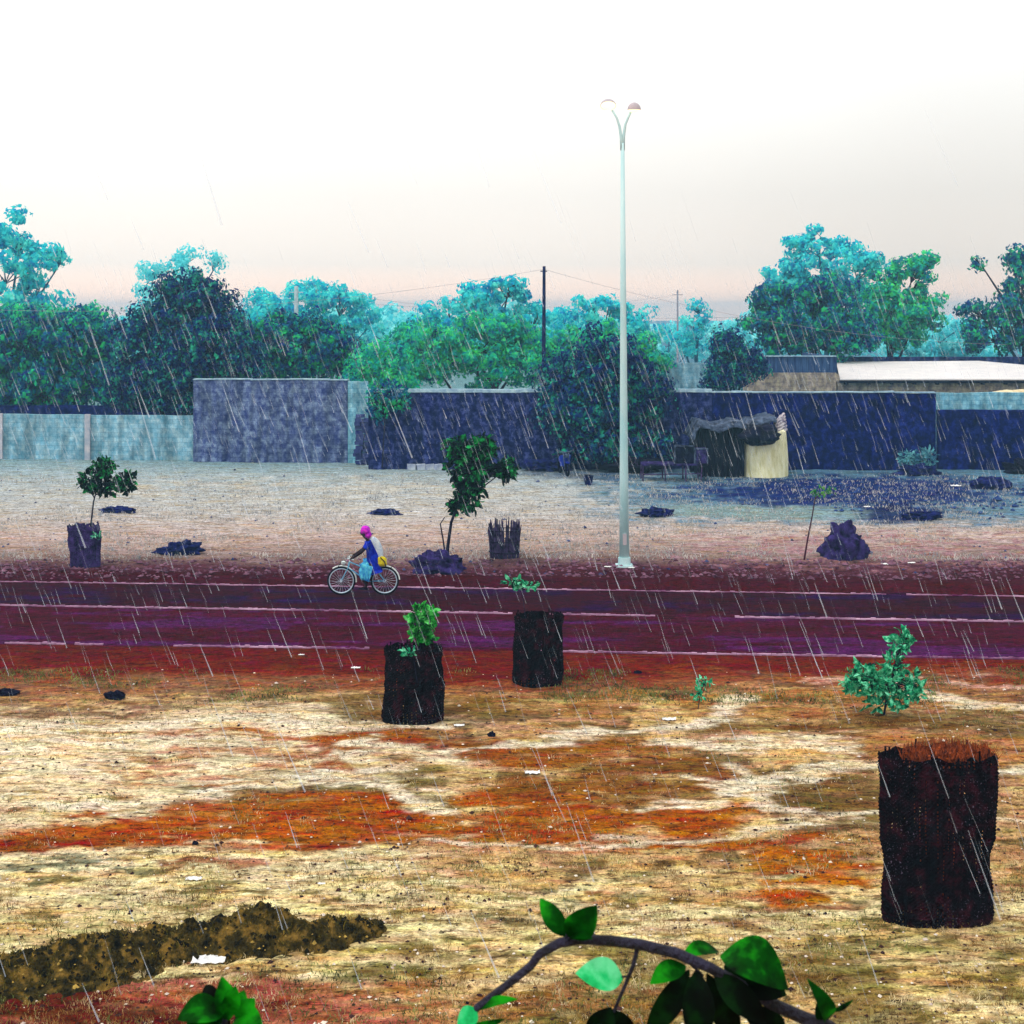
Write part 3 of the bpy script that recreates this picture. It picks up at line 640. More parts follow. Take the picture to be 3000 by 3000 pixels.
for arm in (arm_l, arm_r):
    mb = MB(); mb.tube(arm, [.045, .04, .034, .03, .028], 8); mb.build('arm', lamp_m, root, True, rel=base)
def head(c, rx, rz, tilt):
    hb = MB(); vs = []; nu, nv = 24, 8; c = np.array(c)
    def rot(p): a, s = math.cos(tilt), math.sin(tilt); return (p[0], p[1] * a - p[2] * s, p[1] * s + p[2] * a)
    for j in range(nv + 1):
        th = math.pi / 2 * j / nv
        for i in range(nu):
            ph = 2 * math.pi * i / nu; p = rot((math.sin(th) * math.cos(ph) * rx, math.sin(th) * math.sin(ph) * rx * .8, math.cos(th) * rz)); vs.append(tuple(c + p))
    hb.add(vs, [(j * nu + i, (j + 1) * nu + i, (j + 1) * nu + (i + 1) % nu, j * nu + (i + 1) % nu) for j in range(nv) for i in range(nu)])
    h = hb.build('lamp_head', head_m, root, True, rel=base)
    g = MB(); vs = []
    for j in range(4):
        th = math.pi / 2 * (1 - j / 3.0) 
        for i in range(nu):
            ph = 2 * math.pi * i / nu; p = rot((math.sin(th) * math.cos(ph) * rx * .94, math.sin(th) * math.sin(ph) * rx * .75, -math.cos(th) * rz * .35)); vs.append(tuple(c + p))
    g.add(vs, [(j * nu + i, j * nu + (i + 1) % nu, (j + 1) * nu + (i + 1) % nu, (j + 1) * nu + i) for j in range(3) for i in range(nu)])
    g.build('lens', gl, h, True, rel=base)
head(lp(1782, 310), .21, .2, math.radians(-38)); head(lp(1858, 322), .18, .2, math.radians(4))

# ------------------------------------------------------------------ tree guards of woven mat
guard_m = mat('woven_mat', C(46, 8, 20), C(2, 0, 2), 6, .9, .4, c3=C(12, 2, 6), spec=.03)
def glint_flecks(m, sc=46, thr=.6, mask=2.2, col=(.30, .27, .42, 1)):  # pale specks paint glints and light through the weave into the colour
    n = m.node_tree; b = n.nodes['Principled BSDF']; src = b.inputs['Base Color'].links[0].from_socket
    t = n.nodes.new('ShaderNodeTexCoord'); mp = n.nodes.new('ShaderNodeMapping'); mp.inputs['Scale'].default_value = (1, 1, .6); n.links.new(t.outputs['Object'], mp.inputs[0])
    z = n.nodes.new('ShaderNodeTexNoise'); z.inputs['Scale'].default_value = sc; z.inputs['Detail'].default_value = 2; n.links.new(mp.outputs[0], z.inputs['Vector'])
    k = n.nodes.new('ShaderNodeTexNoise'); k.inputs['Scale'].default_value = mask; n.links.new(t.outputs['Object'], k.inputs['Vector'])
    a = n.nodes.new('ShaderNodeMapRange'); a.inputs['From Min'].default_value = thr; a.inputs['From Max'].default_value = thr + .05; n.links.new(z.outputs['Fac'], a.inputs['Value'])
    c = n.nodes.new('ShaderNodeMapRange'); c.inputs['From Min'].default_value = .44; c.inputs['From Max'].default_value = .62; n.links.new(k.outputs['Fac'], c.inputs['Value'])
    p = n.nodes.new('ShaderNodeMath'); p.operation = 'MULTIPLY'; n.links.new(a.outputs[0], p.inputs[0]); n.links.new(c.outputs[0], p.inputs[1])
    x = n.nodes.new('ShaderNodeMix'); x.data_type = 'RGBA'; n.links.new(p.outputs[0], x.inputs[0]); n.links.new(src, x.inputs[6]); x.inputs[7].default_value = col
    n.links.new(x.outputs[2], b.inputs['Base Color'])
glint_flecks(guard_m, 60, .645, 1.8, (.13, .10, .16, 1))
guard_pm = mat('woven_mat_faded', C(70, 50, 112), C(18, 8, 44), 5, .9, .4, spec=.03)
def guard(loc, w, h, m, label, gaps=.1, seed=1, lean=0, bulge=.04, nw=46, detail=1.0, sticks=8, group='woven tree guards', torn=0, warm=None, dep=.7):
    root = empty('tree_guard', loc, label, 'tree guard', group)
    R = w / 2; nu = nw * 4; nv = int(44 * detail); vs = []; mb = MB()
    rg = np.random.default_rng(seed)
    def prof(a, t):
        q = 1 + bulge * math.sin(t * 3.3 + seed) + .11 * mnoise.noise(Vector((math.cos(a) * 1.5, math.sin(a) * 1.5, t * 3 + seed * 7))) + .045 * mnoise.noise(Vector((math.cos(a) * 4, math.sin(a) * 4, t * 7 + seed)))
        return R * q
    for j in range(nv + 1):
        t = j / nv
        for i in range(nu):
            a = 2 * math.pi * i / nu
            r = prof(a, t) + .012 * R / .4 * math.sin(a * nw) * (1 if (j % 2) else -.4)
            topj = 1 + .03 * mnoise.noise(Vector((math.cos(a) * 4, math.sin(a) * 4, seed))) + (torn * mnoise.noise(Vector((math.cos(a) * 2, math.sin(a) * 2, seed + 3))) if t > .5 else 0)
            vs.append((r * math.cos(a) + lean * t * h, r * math.sin(a) * dep, -.03 + (h + .03) * t * (topj if j == nv or torn else 1)))
    fs = []
    for j in range(nv):
        for i in range(nu):
            a = 2 * math.pi * i / nu
            g = gaps * max(0, .35 + 1.6 * mnoise.noise(Vector((math.cos(a) * 1.2, math.sin(a) * 1.2, j / nv * 3 + seed * 3))) + .8 * math.exp(-((j / nv - .5) / .16) ** 2))
            if (i % 4 == 3) and (j % 2 == 0) and rg.random() < g * 2.2: continue
            fs.append((j * nu + i, j * nu + (i + 1) % nu, (j + 1) * nu + (i + 1) % nu, (j + 1) * nu + i))
    mb.add(vs, fs); o = mb.build('woven_wall', m, root)
    for t in (.06, .5, .9):
        mb = MB(); pts = [(prof(a, t) * 1.025 * math.cos(a) + lean * t * h, prof(a, t) * 1.025 * math.sin(a) * dep, t * h + .01 * math.sin(3 * a)) for a in np.linspace(0, 2 * math.pi, 40)]
        mb.tube(pts, .009, 5); mb.build('hoop', warm or m, root)
    for k in range(sticks):
        a = 2 * math.pi * k / sticks + .3; mb = MB(); r = R * .93
        mb.tube([(r * math.cos(a), r * math.sin(a) * dep, -.1), (r * math.cos(a) + lean * h, r * math.sin(a) * dep, h * (1.0 + rg.random() * .06))], [.016, .012], 6); mb.build('stake', warm or m, root)
    return root
def leaf6(mb, base, tip, width, nrm, curl=.15):
    b = np.array(base, float); t = np.array(tip, float); d = t - b; L = np.linalg.norm(d); s = np.cross(d, nrm); s = s / (np.linalg.norm(s) + 1e-9); n = np.cross(s, d); n = n / (np.linalg.norm(n) + 1e-9)
    prof = [(0, .04), (.12, .5), (.3, .9), (.5, 1.0), (.7, .82), (.87, .45), (1, .03)]; vs = []
    for q, w in prof:
        c = b + d * q + n * (curl * L * (math.sin(q * math.pi) - .3 * q)); e = s * width * .5 * w
        vs += [c - e + n * width * .12 * w, c, c + e + n * width * .12 * w]
    f = []
    for i in range(len(prof) - 1):
        k = 3 * i; f += [(k, k + 1, k + 4, k + 3), (k + 1, k + 2, k + 5, k + 4)]
    mb.add(vs, f)
def shrub(name, label, Y, px, ybase, blobs, lm, ls, n, cat='plant', group=None, stem_pts=None, stem_r=.015, bm=None, aspect=.45, droop=0):
    X0 = (px - 1500) / F * Y; z0 = gz(X0, Y); loc = (X0, Y, z0)
    root = empty(name, loc, label, cat, group)
    mb = MB(); st = MB()
    if stem_pts:
        for sp, rr in stem_pts: st.tube([P(a, b, Y) for a, b in sp], [rr * (1 - .5 * i / max(1, len(sp) - 1)) for i in range(len(sp))], 6)
    start = P(*(stem_pts[0][0][-1] if stem_pts else (px, ybase)), Y)
    for (cx, cy, rx, ry, fr) in blobs:
        c = np.array(P(cx, cy, Y)); k = Y / F; r = np.array((rx * k, (rx + ry) * .4 * k, ry * k)); m = int(n * fr)
        d = rng.normal(0, 1, (m, 3)); d /= np.linalg.norm(d, axis=1)[:, None]; p = c + d * r * (rng.random((m, 1)) ** .45)
        nb = max(3, m // 12); tips = p[:nb]
        for q in tips:
            mid = (np.array(start) + q) / 2 + rng.normal(0, .04, 3); st.tube([start, tuple(mid), tuple(q)], [stem_r * .7, stem_r * .45, stem_r * .25], 5)
        for q in p:
            dr = (q - c) / np.linalg.norm(r) + rng.normal(0, .45, 3); dr[2] -= droop; dr /= np.linalg.norm(dr); L = ls * rng.uniform(.6, 1.25)
            leaf6(mb, q, q + dr * L, L * aspect, rng.normal(0, 1, 3), .12)
    if st.n: st.build('stem', bm or bark_dark, root, rel=loc)
    mb.build('foliage', lm, root, rel=loc)
    return root
lm_bright = leafmat('leaf_bright', C(4, 50, 10), C(18, 150, 40), C(120, 240, 130), 7, .35)
lm_mint = leafmat('leaf_mint', C(0, 26, 26), C(30, 165, 115), C(150, 250, 205), 9, .3)
lm_sap = leafmat('leaf_sapling', C(0, 2, 10), C(2, 34, 24), C(30, 170, 80), 4, .2)
lm_lime = leafmat('leaf_lime', C(30, 110, 50), C(70, 150, 60), C(130, 190, 90), 5, .4)
rust_m = mat('rusty_twigs', C(176, 84, 40), C(40, 12, 14), 14, .9)

# big guard at the right with a dry rusty shrub inside
gC = GP(2745, 2700); s = gC[1] / F
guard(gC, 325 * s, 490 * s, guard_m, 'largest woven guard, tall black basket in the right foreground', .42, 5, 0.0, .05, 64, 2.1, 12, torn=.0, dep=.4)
root = empty('dry_shrub', gC, 'dry rusty brown twigs poking out of the largest woven guard', 'plant')
mb = MB(); h = 490 * s
for i in range(620):
    a = rng.uniform(-math.pi, math.pi); rr = rng.random() ** .5 * .52; x0 = rr * math.cos(a) + .12; y0 = rr * math.sin(a) * .34
    z0 = h * .93; z1 = h * (1.0 + rng.random() * .07) + .03 * math.exp(-((x0 - .2) / .25) ** 2)
    x1 = x0 + rng.normal(0, .05); y1 = y0 + rng.normal(0, .02)
    mb.tube([(x0, y0, z0), ((x0 + x1) / 2 + rng.normal(0, .015), (y0 + y1) / 2, (z0 + z1) / 2), (x1, y1, z1)], [.006, .005, .002], 4)
for i in range(14): 
    a = rng.uniform(-math.pi, math.pi); mb.tube([(.1 * math.cos(a), .1 * math.sin(a), 0), (.3 * math.cos(a), .12 * math.sin(a), h * .9)], [.012, .008], 5)
mb.build('twigs', rust_m, root)
cc = np.stack([rng.normal(.16, .2, 500), rng.normal(0, .1, 500), h * (.99 + .05 * rng.random(500))], 1); mb = MB(); leaves(mb, cc, .045, .4); mb.build('dead_leaves', rust_m, root)
# two guards near the road
gA = GP(1213, 2108); s = gA[1] / F
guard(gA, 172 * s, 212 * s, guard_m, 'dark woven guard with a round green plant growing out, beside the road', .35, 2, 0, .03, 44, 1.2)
shrub('young_plant', 'small round bright green plant rising from the woven guard left of centre', gA[1], 1228, 2100,
      [(1236, 1812, 38, 38, .55), (1225, 1850, 26, 24, .2), (1248, 1868, 18, 12, .08), (1250, 1800, 20, 22, .17)], lm_bright, .13, 330, stem_pts=[([(1230, 2100), (1226, 1960), (1230, 1900), (1234, 1850)], .009)], aspect=.55)
shrub('young_plant', 'tiny mint green sprig lying over the rim of the left woven guard', gA[1] - .5, 1200, 2100, [(1198, 1910, 18, 9, 1)], lm_mint, .1, 26, stem_pts=[([(1222, 2000), (1212, 1930), (1205, 1912)], .008)], aspect=.5)
gB = GP(1572, 1999); s = gB[1] / F
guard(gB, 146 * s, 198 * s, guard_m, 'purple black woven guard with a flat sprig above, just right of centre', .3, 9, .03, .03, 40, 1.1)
shrub('young_plant', 'flat mint green sprig on a thin stem above the centre woven guard', gB[1], 1540, 1998, [(1505, 1703, 24, 8, .4), (1545, 1716, 30, 10, .6)], lm_mint, .13, 60, stem_pts=[([(1560, 1998), (1545, 1850), (1528, 1725)], .009)], aspect=.5)
# guards beyond the road
g1 = GP(252, 1660); s = g1[1] / F
guard(g1, 88 * s, 122 * s, guard_pm, 'leaning purple grey woven guard at far left beyond the road', .2, 12, -.06, .06, 30, .8, torn=.12)
shrub('sapling', 'dark green sapling with a three lobed crown rising from the left purple guard', g1[1], 262, 1655,
      [(300, 1372, 32, 30, .3), (258, 1410, 24, 26, .2), (310, 1425, 36, 24, .25), (370, 1412, 26, 28, .25)], lm_sap, .2, 460, 'tree', 'wind blown roadside saplings',
      [([(262, 1655), (266, 1540), (274, 1470), (288, 1420)], .03), ([(278, 1460), (250, 1420)], .015), ([(280, 1450), (330, 1430), (365, 1420)], .015)], .02, aspect=.5, droop=.2)
shrub('young_plant', 'little green leaves beside the rim of the left purple guard', g1[1] - .45, 283, 1655, [(284, 1568, 14, 8, 1)], lm_mint, .1, 26, aspect=.5, stem_pts=[([(278, 1640), (284, 1580)], .008)])
gs = GP(1308, 1672)
shrub('sapling', 'wind bent dark green sapling in the middle with a side branch to the right', gs[1], 1308, 1672,
      [(1345, 1315, 42, 36, .2), (1412, 1312, 36, 34, .18), (1378, 1370, 62, 42, .26), (1372, 1440, 42, 52, .2), (1478, 1375, 34, 26, .11), (1345, 1480, 26, 22, .05)], lm_sap, .22, 1500, 'tree', 'wind blown roadside saplings',
      [([(1308, 1672), (1312, 1600), (1322, 1530), (1345, 1470), (1368, 1400)], .05), ([(1306, 1640), (1298, 1580), (1290, 1535), (1303, 1515)], .025), ([(1350, 1470), (1410, 1430), (1470, 1385)], .025)], .03, aspect=.46, droop=.2)
gS = GP(2356, 1640)
shrub('sapling', 'thin leaning stem with a faint lime green tip beyond the road at right', gS[1], 2356, 1640, [(2418, 1438, 34, 12, .7), (2395, 1450, 16, 10, .3)], lm_lime, .12, 70, 'tree', 'wind blown roadside saplings',
      [([(2356, 1640), (2366, 1580), (2378, 1520), (2388, 1460)], .028)], .01, bm=mat('red_bark', C(84, 34, 50), C(44, 14, 34), 6, .9), aspect=.4)
# shrubs this side of the road
gs = GP(2590, 2092)
shrub('bush', 'mint green bush with one tall leafy shoot, right side near the road', gs[1], 2590, 2092,
      [(2560, 1990, 80, 36, .28), (2610, 2020, 90, 42, .26), (2682, 2010, 28, 30, .12), (2500, 2005, 30, 26, .07), (2620, 1950, 28, 40, .08), (2636, 1890, 26, 30, .07), (2650, 1862, 18, 18, .05), (2530, 1960, 22, 18, .03), (2590, 2060, 70, 20, .08)], lm_mint, .15, 700,
      stem_pts=[([(2590, 2095), (2596, 2050), (2610, 2000)], .02), ([(2590, 2090), (2620, 1960), (2648, 1862)], .018)], aspect=.5)
gs = GP(2045, 2078)
shrub('young_plant', 'small thin mint sprout standing alone between the road and the big guard', gs[1], 2048, 2078, [(2062, 2000, 24, 14, .6), (2050, 2035, 18, 16, .4)], lm_mint, .1, 60, stem_pts=[([(2045, 2078), (2052, 2030), (2062, 2000)], .008)], aspect=.5)

# basket of upright sticks
root = empty('stick_basket', GP(1478, 1634), 'round bundle of dark upright sticks with ragged top beyond the road', 'basket')
mb = MB(); s = gy(1634) / F
for i in range(120):
    a = rng.uniform(0, 2 * math.pi); R = 43 * s * rng.uniform(.85, 1.05)
    x0, y0 = R * math.cos(a), R * math.sin(a) * .8; hh = 112 * s * (rng.uniform(.72, 1.0) - (.35 if abs(x0 + .02) < .14 and y0 < 0 else 0))
    mb.tube([(x0 * .92, y0 * .92, -.05), (x0, y0, hh * .6), (x0 * rng.uniform(1, 1.12), y0 * 1.05, hh)], [.022, .02, .012], 5)
mb.build('sticks', mat('dark_sticks', C(80, 66, 110), C(16, 10, 34), 7, .9), root)
mb = MB()
for z in (.15, .45, .75): mb.tube([(43 * s * 1.05 * math.cos(a), 43 * s * .86 * math.sin(a), z) for a in np.linspace(0, 2 * math.pi, 30)], .014, 5)
mb.build('band', bark_dark, root)

# ------------------------------------------------------------------ heaps, bundles, logs, stones
heap_m = mat('dark_heap', C(60, 46, 110), C(10, 6, 34), 4, .9, .6); blue_m = mat('navy_cloth', C(22, 30, 100), C(4, 6, 40), 5, .8, .5); twig_m = mat('brush', C(84, 66, 110), C(30, 18, 50), 6, .9)
def lump(name, px, yb, wpx, hpx, m, label, cat, group=None, amp=.35, seed=1, fr=1.6, depth=.6, twigs=0):
    g = GP(px, yb - hpx * .15); s = g[1] / F
    mb = MB(); mb.ball((0, 0, hpx * s * .25), (wpx * s / 2, wpx * s / 2 * depth, hpx * s * .72), amp * 1.25, seed, 64, 36, fr * 1.35)
    if not twigs:
        o = mb.build(name, m, None, True); o.location = g; return tag(o, label, cat, group)
    root = empty(name, g, label, cat, group); mb.build('heap', m, root, True)
    t = MB()
    for i in range(twigs):
        a = rng.uniform(0, 2 * math.pi); r = wpx * s / 2 * rng.uniform(.5, 1.0); p = np.array((r * math.cos(a), r * math.sin(a) * depth, hpx * s * rng.uniform(.05, .7)))
        d = rng.normal(0, 1, 3); d /= np.linalg.norm(d); L = wpx * s * rng.uniform(.12, .3); t.tube([tuple(p - d * L * .5), tuple(p + rng.normal(0, .02, 3)), tuple(p + d * L * .5)], [.008, .01, .005], 4)
    t.build('twigs', twig_m, root); return root
lump('brush_heap', 1280, 1692, 132, 62, heap_m, 'purple heap of brushwood around the foot of the bent sapling', 'brush heap', 'heaps and bundles on the ground', .4, 4, twigs=160)
lump('cloth_bundle', 2474, 1648, 112, 98, heap_m, 'lumpy dark purple bundle as tall as it is wide, right beyond the road', 'bundle', 'heaps and bundles on the ground', .45, 8, 1.3, .8)
lump('cloth_bundle', 533, 1628, 104, 34, blue_m, 'flat navy blue bundle lying beyond the road between guard and cyclist', 'bundle', 'heaps and bundles on the ground', .5, 11)
lump('fallen_log', 345, 1507, 94, 17, blue_m, 'flat dark blue log on the pale field, left one of three', 'log', 'dark logs on the far field', .35, 15)
lump('fallen_log', 1128, 1511, 84, 15, blue_m, 'flat dark blue log on the pale field above and right of the cyclist', 'log', 'dark logs on the far field', .35, 16)
lump('fallen_log', 1922, 1516, 90, 24, blue_m, 'thick ended dark blue log just right of the lamp pole', 'log', 'dark logs on the far field', .45, 17)
lump('earth_pile', 2905, 1436, 118, 36, blue_m, 'smooth dome of dark earth near the right edge before the wall', 'earth pile', None, .2, 18)
lump('earth_pile', 2700, 1525, 96, 24, blue_m, 'ragged dark rubble patch on the damp ground at right', 'earth pile', None, .6, 19)
lump('earth_pile', 2690, 1395, 110, 30, blue_m, 'dark rubble at the wall foot below the pale cyan shrub', 'earth pile', None, .5, 20)
lump('earth_pile', 2995, 1392, 90, 40, dark_m, 'black heap against the wall at the right edge', 'earth pile', None, .5, 21)
lump('stone', 335, 2052, 56, 22, dark_m, 'black stone on the edge of the pale sand at left', 'stone', None, .4, 22)
lump('stone', 18, 2036, 70, 16, dark_m, 'flat black stone on the ground at the left edge', 'stone', None, .4, 23)
lump('stone', 572, 2472, 16, 10, dark_m, 'small black stone on the orange earth patch', 'stone', None, .4, 24)
lump('stone', 1868, 1972, 22, 8, dark_m, 'tiny dark stone on the red verge right of the centre guard', 'stone', None, .4, 25)
lump('stone', 1440, 2160, 22, 14, dark_m, 'small dark stone below the two woven guards', 'stone', None, .4, 26)
lump('brush_heap', 1600, 1384, 120, 34, blue_m, 'low dark brush against the middle wall below the pole', 'brush heap', 'heaps and bundles on the ground', .5, 31, twigs=60)
lump('brush_heap', 1850, 1388, 150, 40, dark_m, 'black brush at the wall foot under the shade tree, right of the lamp pole', 'brush heap', 'heaps and bundles on the ground', .5, 32, twigs=80)
lump('brush_heap', 1110, 1368, 70, 40, blue_m, 'dark rubble heap at the foot of the broken brick wall end', 'brush heap', 'heaps and bundles on the ground', .5, 33, twigs=30)
shrub('bush', 'green creeper hanging over the left end of the dark middle wall', 59.0, 1130, 1370, [(1130, 1150, 60, 40, .4), (1110, 1200, 34, 36, .3), (1165, 1175, 40, 30, .3)], lm_deep, .2, 700, aspect=.5, stem_pts=[([(1120, 1370), (1125, 1270), (1130, 1200)], .04)])
shrub('bush', 'pale cyan grey shrub against the foot of the navy wall at right', 57.5, 2690, 1385, [(2672, 1345, 40, 22, .5), (2715, 1340, 24, 26, .3), (2690, 1365, 50, 18, .2)], leafmat('leaf_grey', C(50, 110, 140), C(90, 160, 170), C(130, 200, 200), 2, .3), .22, 420, group=None, aspect=.4)

# litter
white_m = mat('white_scrap', C(240, 240, 236), C(215, 215, 215), 6, .6)
for (px, py, w, lab) in [(1042, 1955, 26, 'white scrap on the red verge left of the left guard'), (568, 2577, 46, 'white scrap on the brown patch left of centre foreground'),
                         (612, 2818, 95, 'large crumpled white sheet at the foot of the grassy mound'), (942, 2703, 20, 'white scrap stuck on the grassy mound top'), (1560, 2268, 44, 'pale flat scrap on the sand below the centre guard'),
                         (883, 1920, 16, 'tiny white scrap on the red verge, leftmost by the road'), (2595, 1653, 26, 'white scrap beyond the road right of the purple bundle'), (2670, 1648, 22, 'white scrap beyond the road, rightmost of two'),
                         (2540, 1484, 20, 'small white scrap on the damp blue ground at right'), (2730, 1374, 16, 'tiny white scrap by the rubble at the navy wall'), (2800, 1425, 30, 'white scrap left of the smooth dark earth dome'),
                         (1780, 1665, 20, 'white scrap at the ground left of the lamp base'), (1850, 1668, 18, 'white scrap at the ground right of the lamp base'), (1960, 2105, 40, 'thin white scrap on the sand between guard and bush'),
                         (30, 2853, 22, 'white scrap in the mound shadow at the left edge'), (1345, 2130, 30, 'thin white scrap just right of the left guard foot')]:
    g = GP(px, py); s = g[1] / F; mb = MB(); n = 9; vs = []
    for j in range(5):
        for i in range(n):
            q = (i / (n - 1) - .5) * w * s; r = (j / 4 - .5) * w * s * .55; vs.append((q + rng.normal(0, .006), r * (1 - .5 * abs(i / (n - 1) - .5)), .015 + .16 * w * s * abs(math.sin(i * 1.1 + j) + rng.normal(0, .2)) * (1 - abs(j / 2 - 1) * .6)))
    mb.add(vs, [(j * n + i, j * n + i + 1, (j + 1) * n + i + 1, (j + 1) * n + i) for j in range(4) for i in range(n - 1)])
    if lab.startswith('white scrap stuck'): g = (g[0], g[1], .42)
    o = mb.build('litter_scrap', white_m); o.location = g; md = o.modifiers.new('t', 'SOLIDIFY'); md.thickness = .004; tag(o, lab, 'litter', 'scraps of litter on the ground')
# pale blocks at the foot of the middle wall
bl_m = mat('pale_block', C(190, 200, 206), C(140, 150, 180), 4, .9)
for i, px in enumerate((1205, 1232, 1258, 1284)):
    mb = MB(); mb.box((0, 0, .12), (.34, .2, .24), 0, .015); o = mb.build('concrete_block', bl_m); o.location = GP(px, 1376); o.rotation_euler[2] = .2 * i
    tag(o, ['pale block at the wall foot, leftmost of the row of four', 'pale block at the wall foot, second from left in the row', 'pale block at the wall foot, third from left in the row', 'pale block at the wall foot, nearest the bent sapling crown'][i], 'block', 'pale blocks at the wall foot')

# grassy earth mound in the left foreground
mound_m = mat('mound_soil', C(134, 104, 44), C(8, 8, 5), 6, .95, 1.0, c3=C(64, 54, 20), bscale=30)
def mound_ridge():
    pts = [(-300, 2905, 150, .35), (0, 2880, 150, .42), (200, 2850, 150, .45), (420, 2800, 150, .42), (590, 2775, 110, .42), (780, 2765, 110, .62), (900, 2765, 90, .45), (985, 2760, 70, .55), (1080, 2735, 60, .22)]
    return pts
ctrl = [(G(x, y), w, h) for x, y, w, h in mound_ridge()]
def mound_h(X, Y):
    z = np.zeros_like(X)
    for (a, wa, ha), (b, wb, hb) in zip(ctrl[:-1], ctrl[1:]):
        dx, dy = b[0] - a[0], b[1] - a[1]; L = dx * dx + dy * dy
        t = np.clip(((X - a[0]) * dx + (Y - a[1]) * dy) / L, 0, 1); d = np.hypot(X - a[0] - t * dx, Y - a[1] - t * dy)
        w = (wa + (wb - wa) * t) / 265; h = ha + (hb - ha) * t
        z = np.maximum(z, h * np.exp(-(d / (w * .62)) ** 2.0))
    n = fbm(X * 2.2, Y * 2.2, 71); n2 = fbm(X * 7, Y * 7, 73, 5)
    return z * (.30 + .62 * n) + np.where(z > .06, 1, z / .06) * (.22 * (n2 - .5)) 
mx0, mx1, my0, my1 = -9.5, -1.0, 12.7, 16.4
nx, ny = 340, 160; Xg, Yg = np.meshgrid(np.linspace(mx0, mx1, nx), np.linspace(my0, my1, ny)); Zm = mound_h(Xg, Yg); Zg = ground_height(Xg, Yg) + Zm - .035
mb = MB(); idx = np.arange(nx * ny).reshape(ny, nx); fa = []
keep = (Zm > .02)
for j in range(ny - 1):
    for i in range(nx - 1):
        if keep[j, i] or keep[j + 1, i] or keep[j, i + 1]: fa.append((int(idx[j, i]), int(idx[j, i + 1]), int(idx[j + 1, i + 1]), int(idx[j + 1, i])))
mb.add(np.stack([Xg, Yg, Zg], -1).reshape(-1, 3), fa)
mr = empty('earth_mound', (-5, 14.3, 0), 'long low mound of dark earth and weeds in the left foreground', 'earth mound')
mb.build('soil_heap', mound_m, mr, True, rel=(-5, 14.3, 0))
def blades(mb, P0, h, w, n_per=5, spread=.05):
    n = len(P0) * n_per; p = np.repeat(P0, n_per, 0) + np.c_[rng.normal(0, spread, (n, 2)), np.zeros(n)]
    d = rng.normal(0, .45, (n, 3)); d[:, 2] = 1; d /= np.linalg.norm(d, axis=1)[:, None]; L = h * rng.uniform(.4, 1.2, (n, 1))
    a = rng.uniform(0, 2 * math.pi, n); s = np.stack([np.cos(a), np.sin(a), np.zeros(n)], 1) * w * .5
    bend = rng.normal(0, .3, (n, 3)) * L; bend[:, 2] = -abs(bend[:, 2]) * .5
    tip = p + d * L + bend; mid = p + d * L * .55
    mb.quads(np.stack([p - s, p + s, mid + s * .8, mid - s * .8], 1)); mb.quads(np.stack([mid - s * .8, mid + s * .8, tip + s * .1, tip - s * .1], 1))
q = rng.integers(0, nx * ny, 9000); q = rng.integers(0, nx * ny, 16000); q = q[Zm.ravel()[q] > .05]
def clods(name, qq, m, a, b_):
    c_ = MB(); base = np.array([(1, 0, 0), (-1, 0, 0), (0, 1, 0), (0, -1, 0), (0, 0, .8), (0, 0, -.5)]); fc = [(0, 2, 4), (2, 1, 4), (1, 3, 4), (3, 0, 4), (2, 0, 5), (1, 2, 5), (3, 1, 5), (0, 3, 5)]
    for i in qq: c_.add(base * rng.uniform(.5, 1.2, (6, 1)) * rng.uniform(a, b_) * (1 + rng.exponential(.35)) + np.array([Xg.ravel()[i], Yg.ravel()[i], Zg.ravel()[i]]) + rng.normal(0, .01, 3), fc)
    o = c_.build(name, m, mr, rel=(-5, 14.3, 0)); o['kind'] = 'stuff'
clods('clods', q[:900], mat('clod_dark', C(40, 36, 18), C(6, 5, 4), 5, .95), .012, .032)
clods('pale_clods', q[1800:2900], mat('clod_pale', C(190, 158, 78), C(110, 90, 40), 5, .95), .008, .02)
q = rng.integers(0, nx * ny, 5000)
pm_ = np.stack([Xg.ravel()[q], Yg.ravel()[q], Zg.ravel()[q]], 1)[(Zm.ravel()[q] > .08)]
mb = MB(); blades(mb, pm_, .06, .012, 5, .04); o = mb.build('weeds', leafmat('weed', C(20, 20, 10), C(86, 80, 26), C(150, 120, 50), 6, .2), mr, rel=(-5, 14.3, 0)); o['kind'] = 'stuff'

# ------------------------------------------------------------------ dry grass and gravel
def scatter(n, y0, y1, seed, cond=None):
    r = np.random.default_rng(seed); Y = 1 / r.uniform(1 / gy(y0), 1 / gy(y1), n); X = r.uniform(-.52, .52, n) * Y
    z = ground_height(X, Y); p = np.stack([X, Y, z], 1)
    if cond is not None: p = p[cond(X, Y)]
    return p
straw = leafmat('straw', C(60, 44, 26), C(160, 124, 66), C(240, 222, 176), 3, .3)
weed2 = leafmat('green_weeds', C(40, 52, 30), C(92, 104, 50), C(150, 160, 90), 3, .3)
mb = MB(); blades(mb, scatter(9000, 2500, 3080, 101, lambda X, Y: fbm(X * 1.3, Y * 1.3, 111) > .47), .055, .007, 6, .05)
blades(mb, scatter(5000, 2040, 2560, 102, lambda X, Y: fbm(X * 1.1, Y * 1.1, 113) > .52), .05, .009, 5, .06)
o = mb.build('dry_grass', straw); tag(o, 'thin dry straw coloured grass over the near ground', 'grass', None, 'stuff')
mb = MB(); blades(mb, scatter(6000, 2030, 3080, 103, lambda X, Y: fbm(X * .8, Y * .8, 117) > .56), .06, .010, 5, .06)
blades(mb, scatter(5000, 1960, 2060, 104, lambda X, Y: fbm(X * .7, Y * .7, 119) > .5), .07, .014, 5, .08)
o = mb.build('green_weeds', weed2); tag(o, 'sparse low green weeds in patches on the bare ground', 'weeds', None, 'stuff')
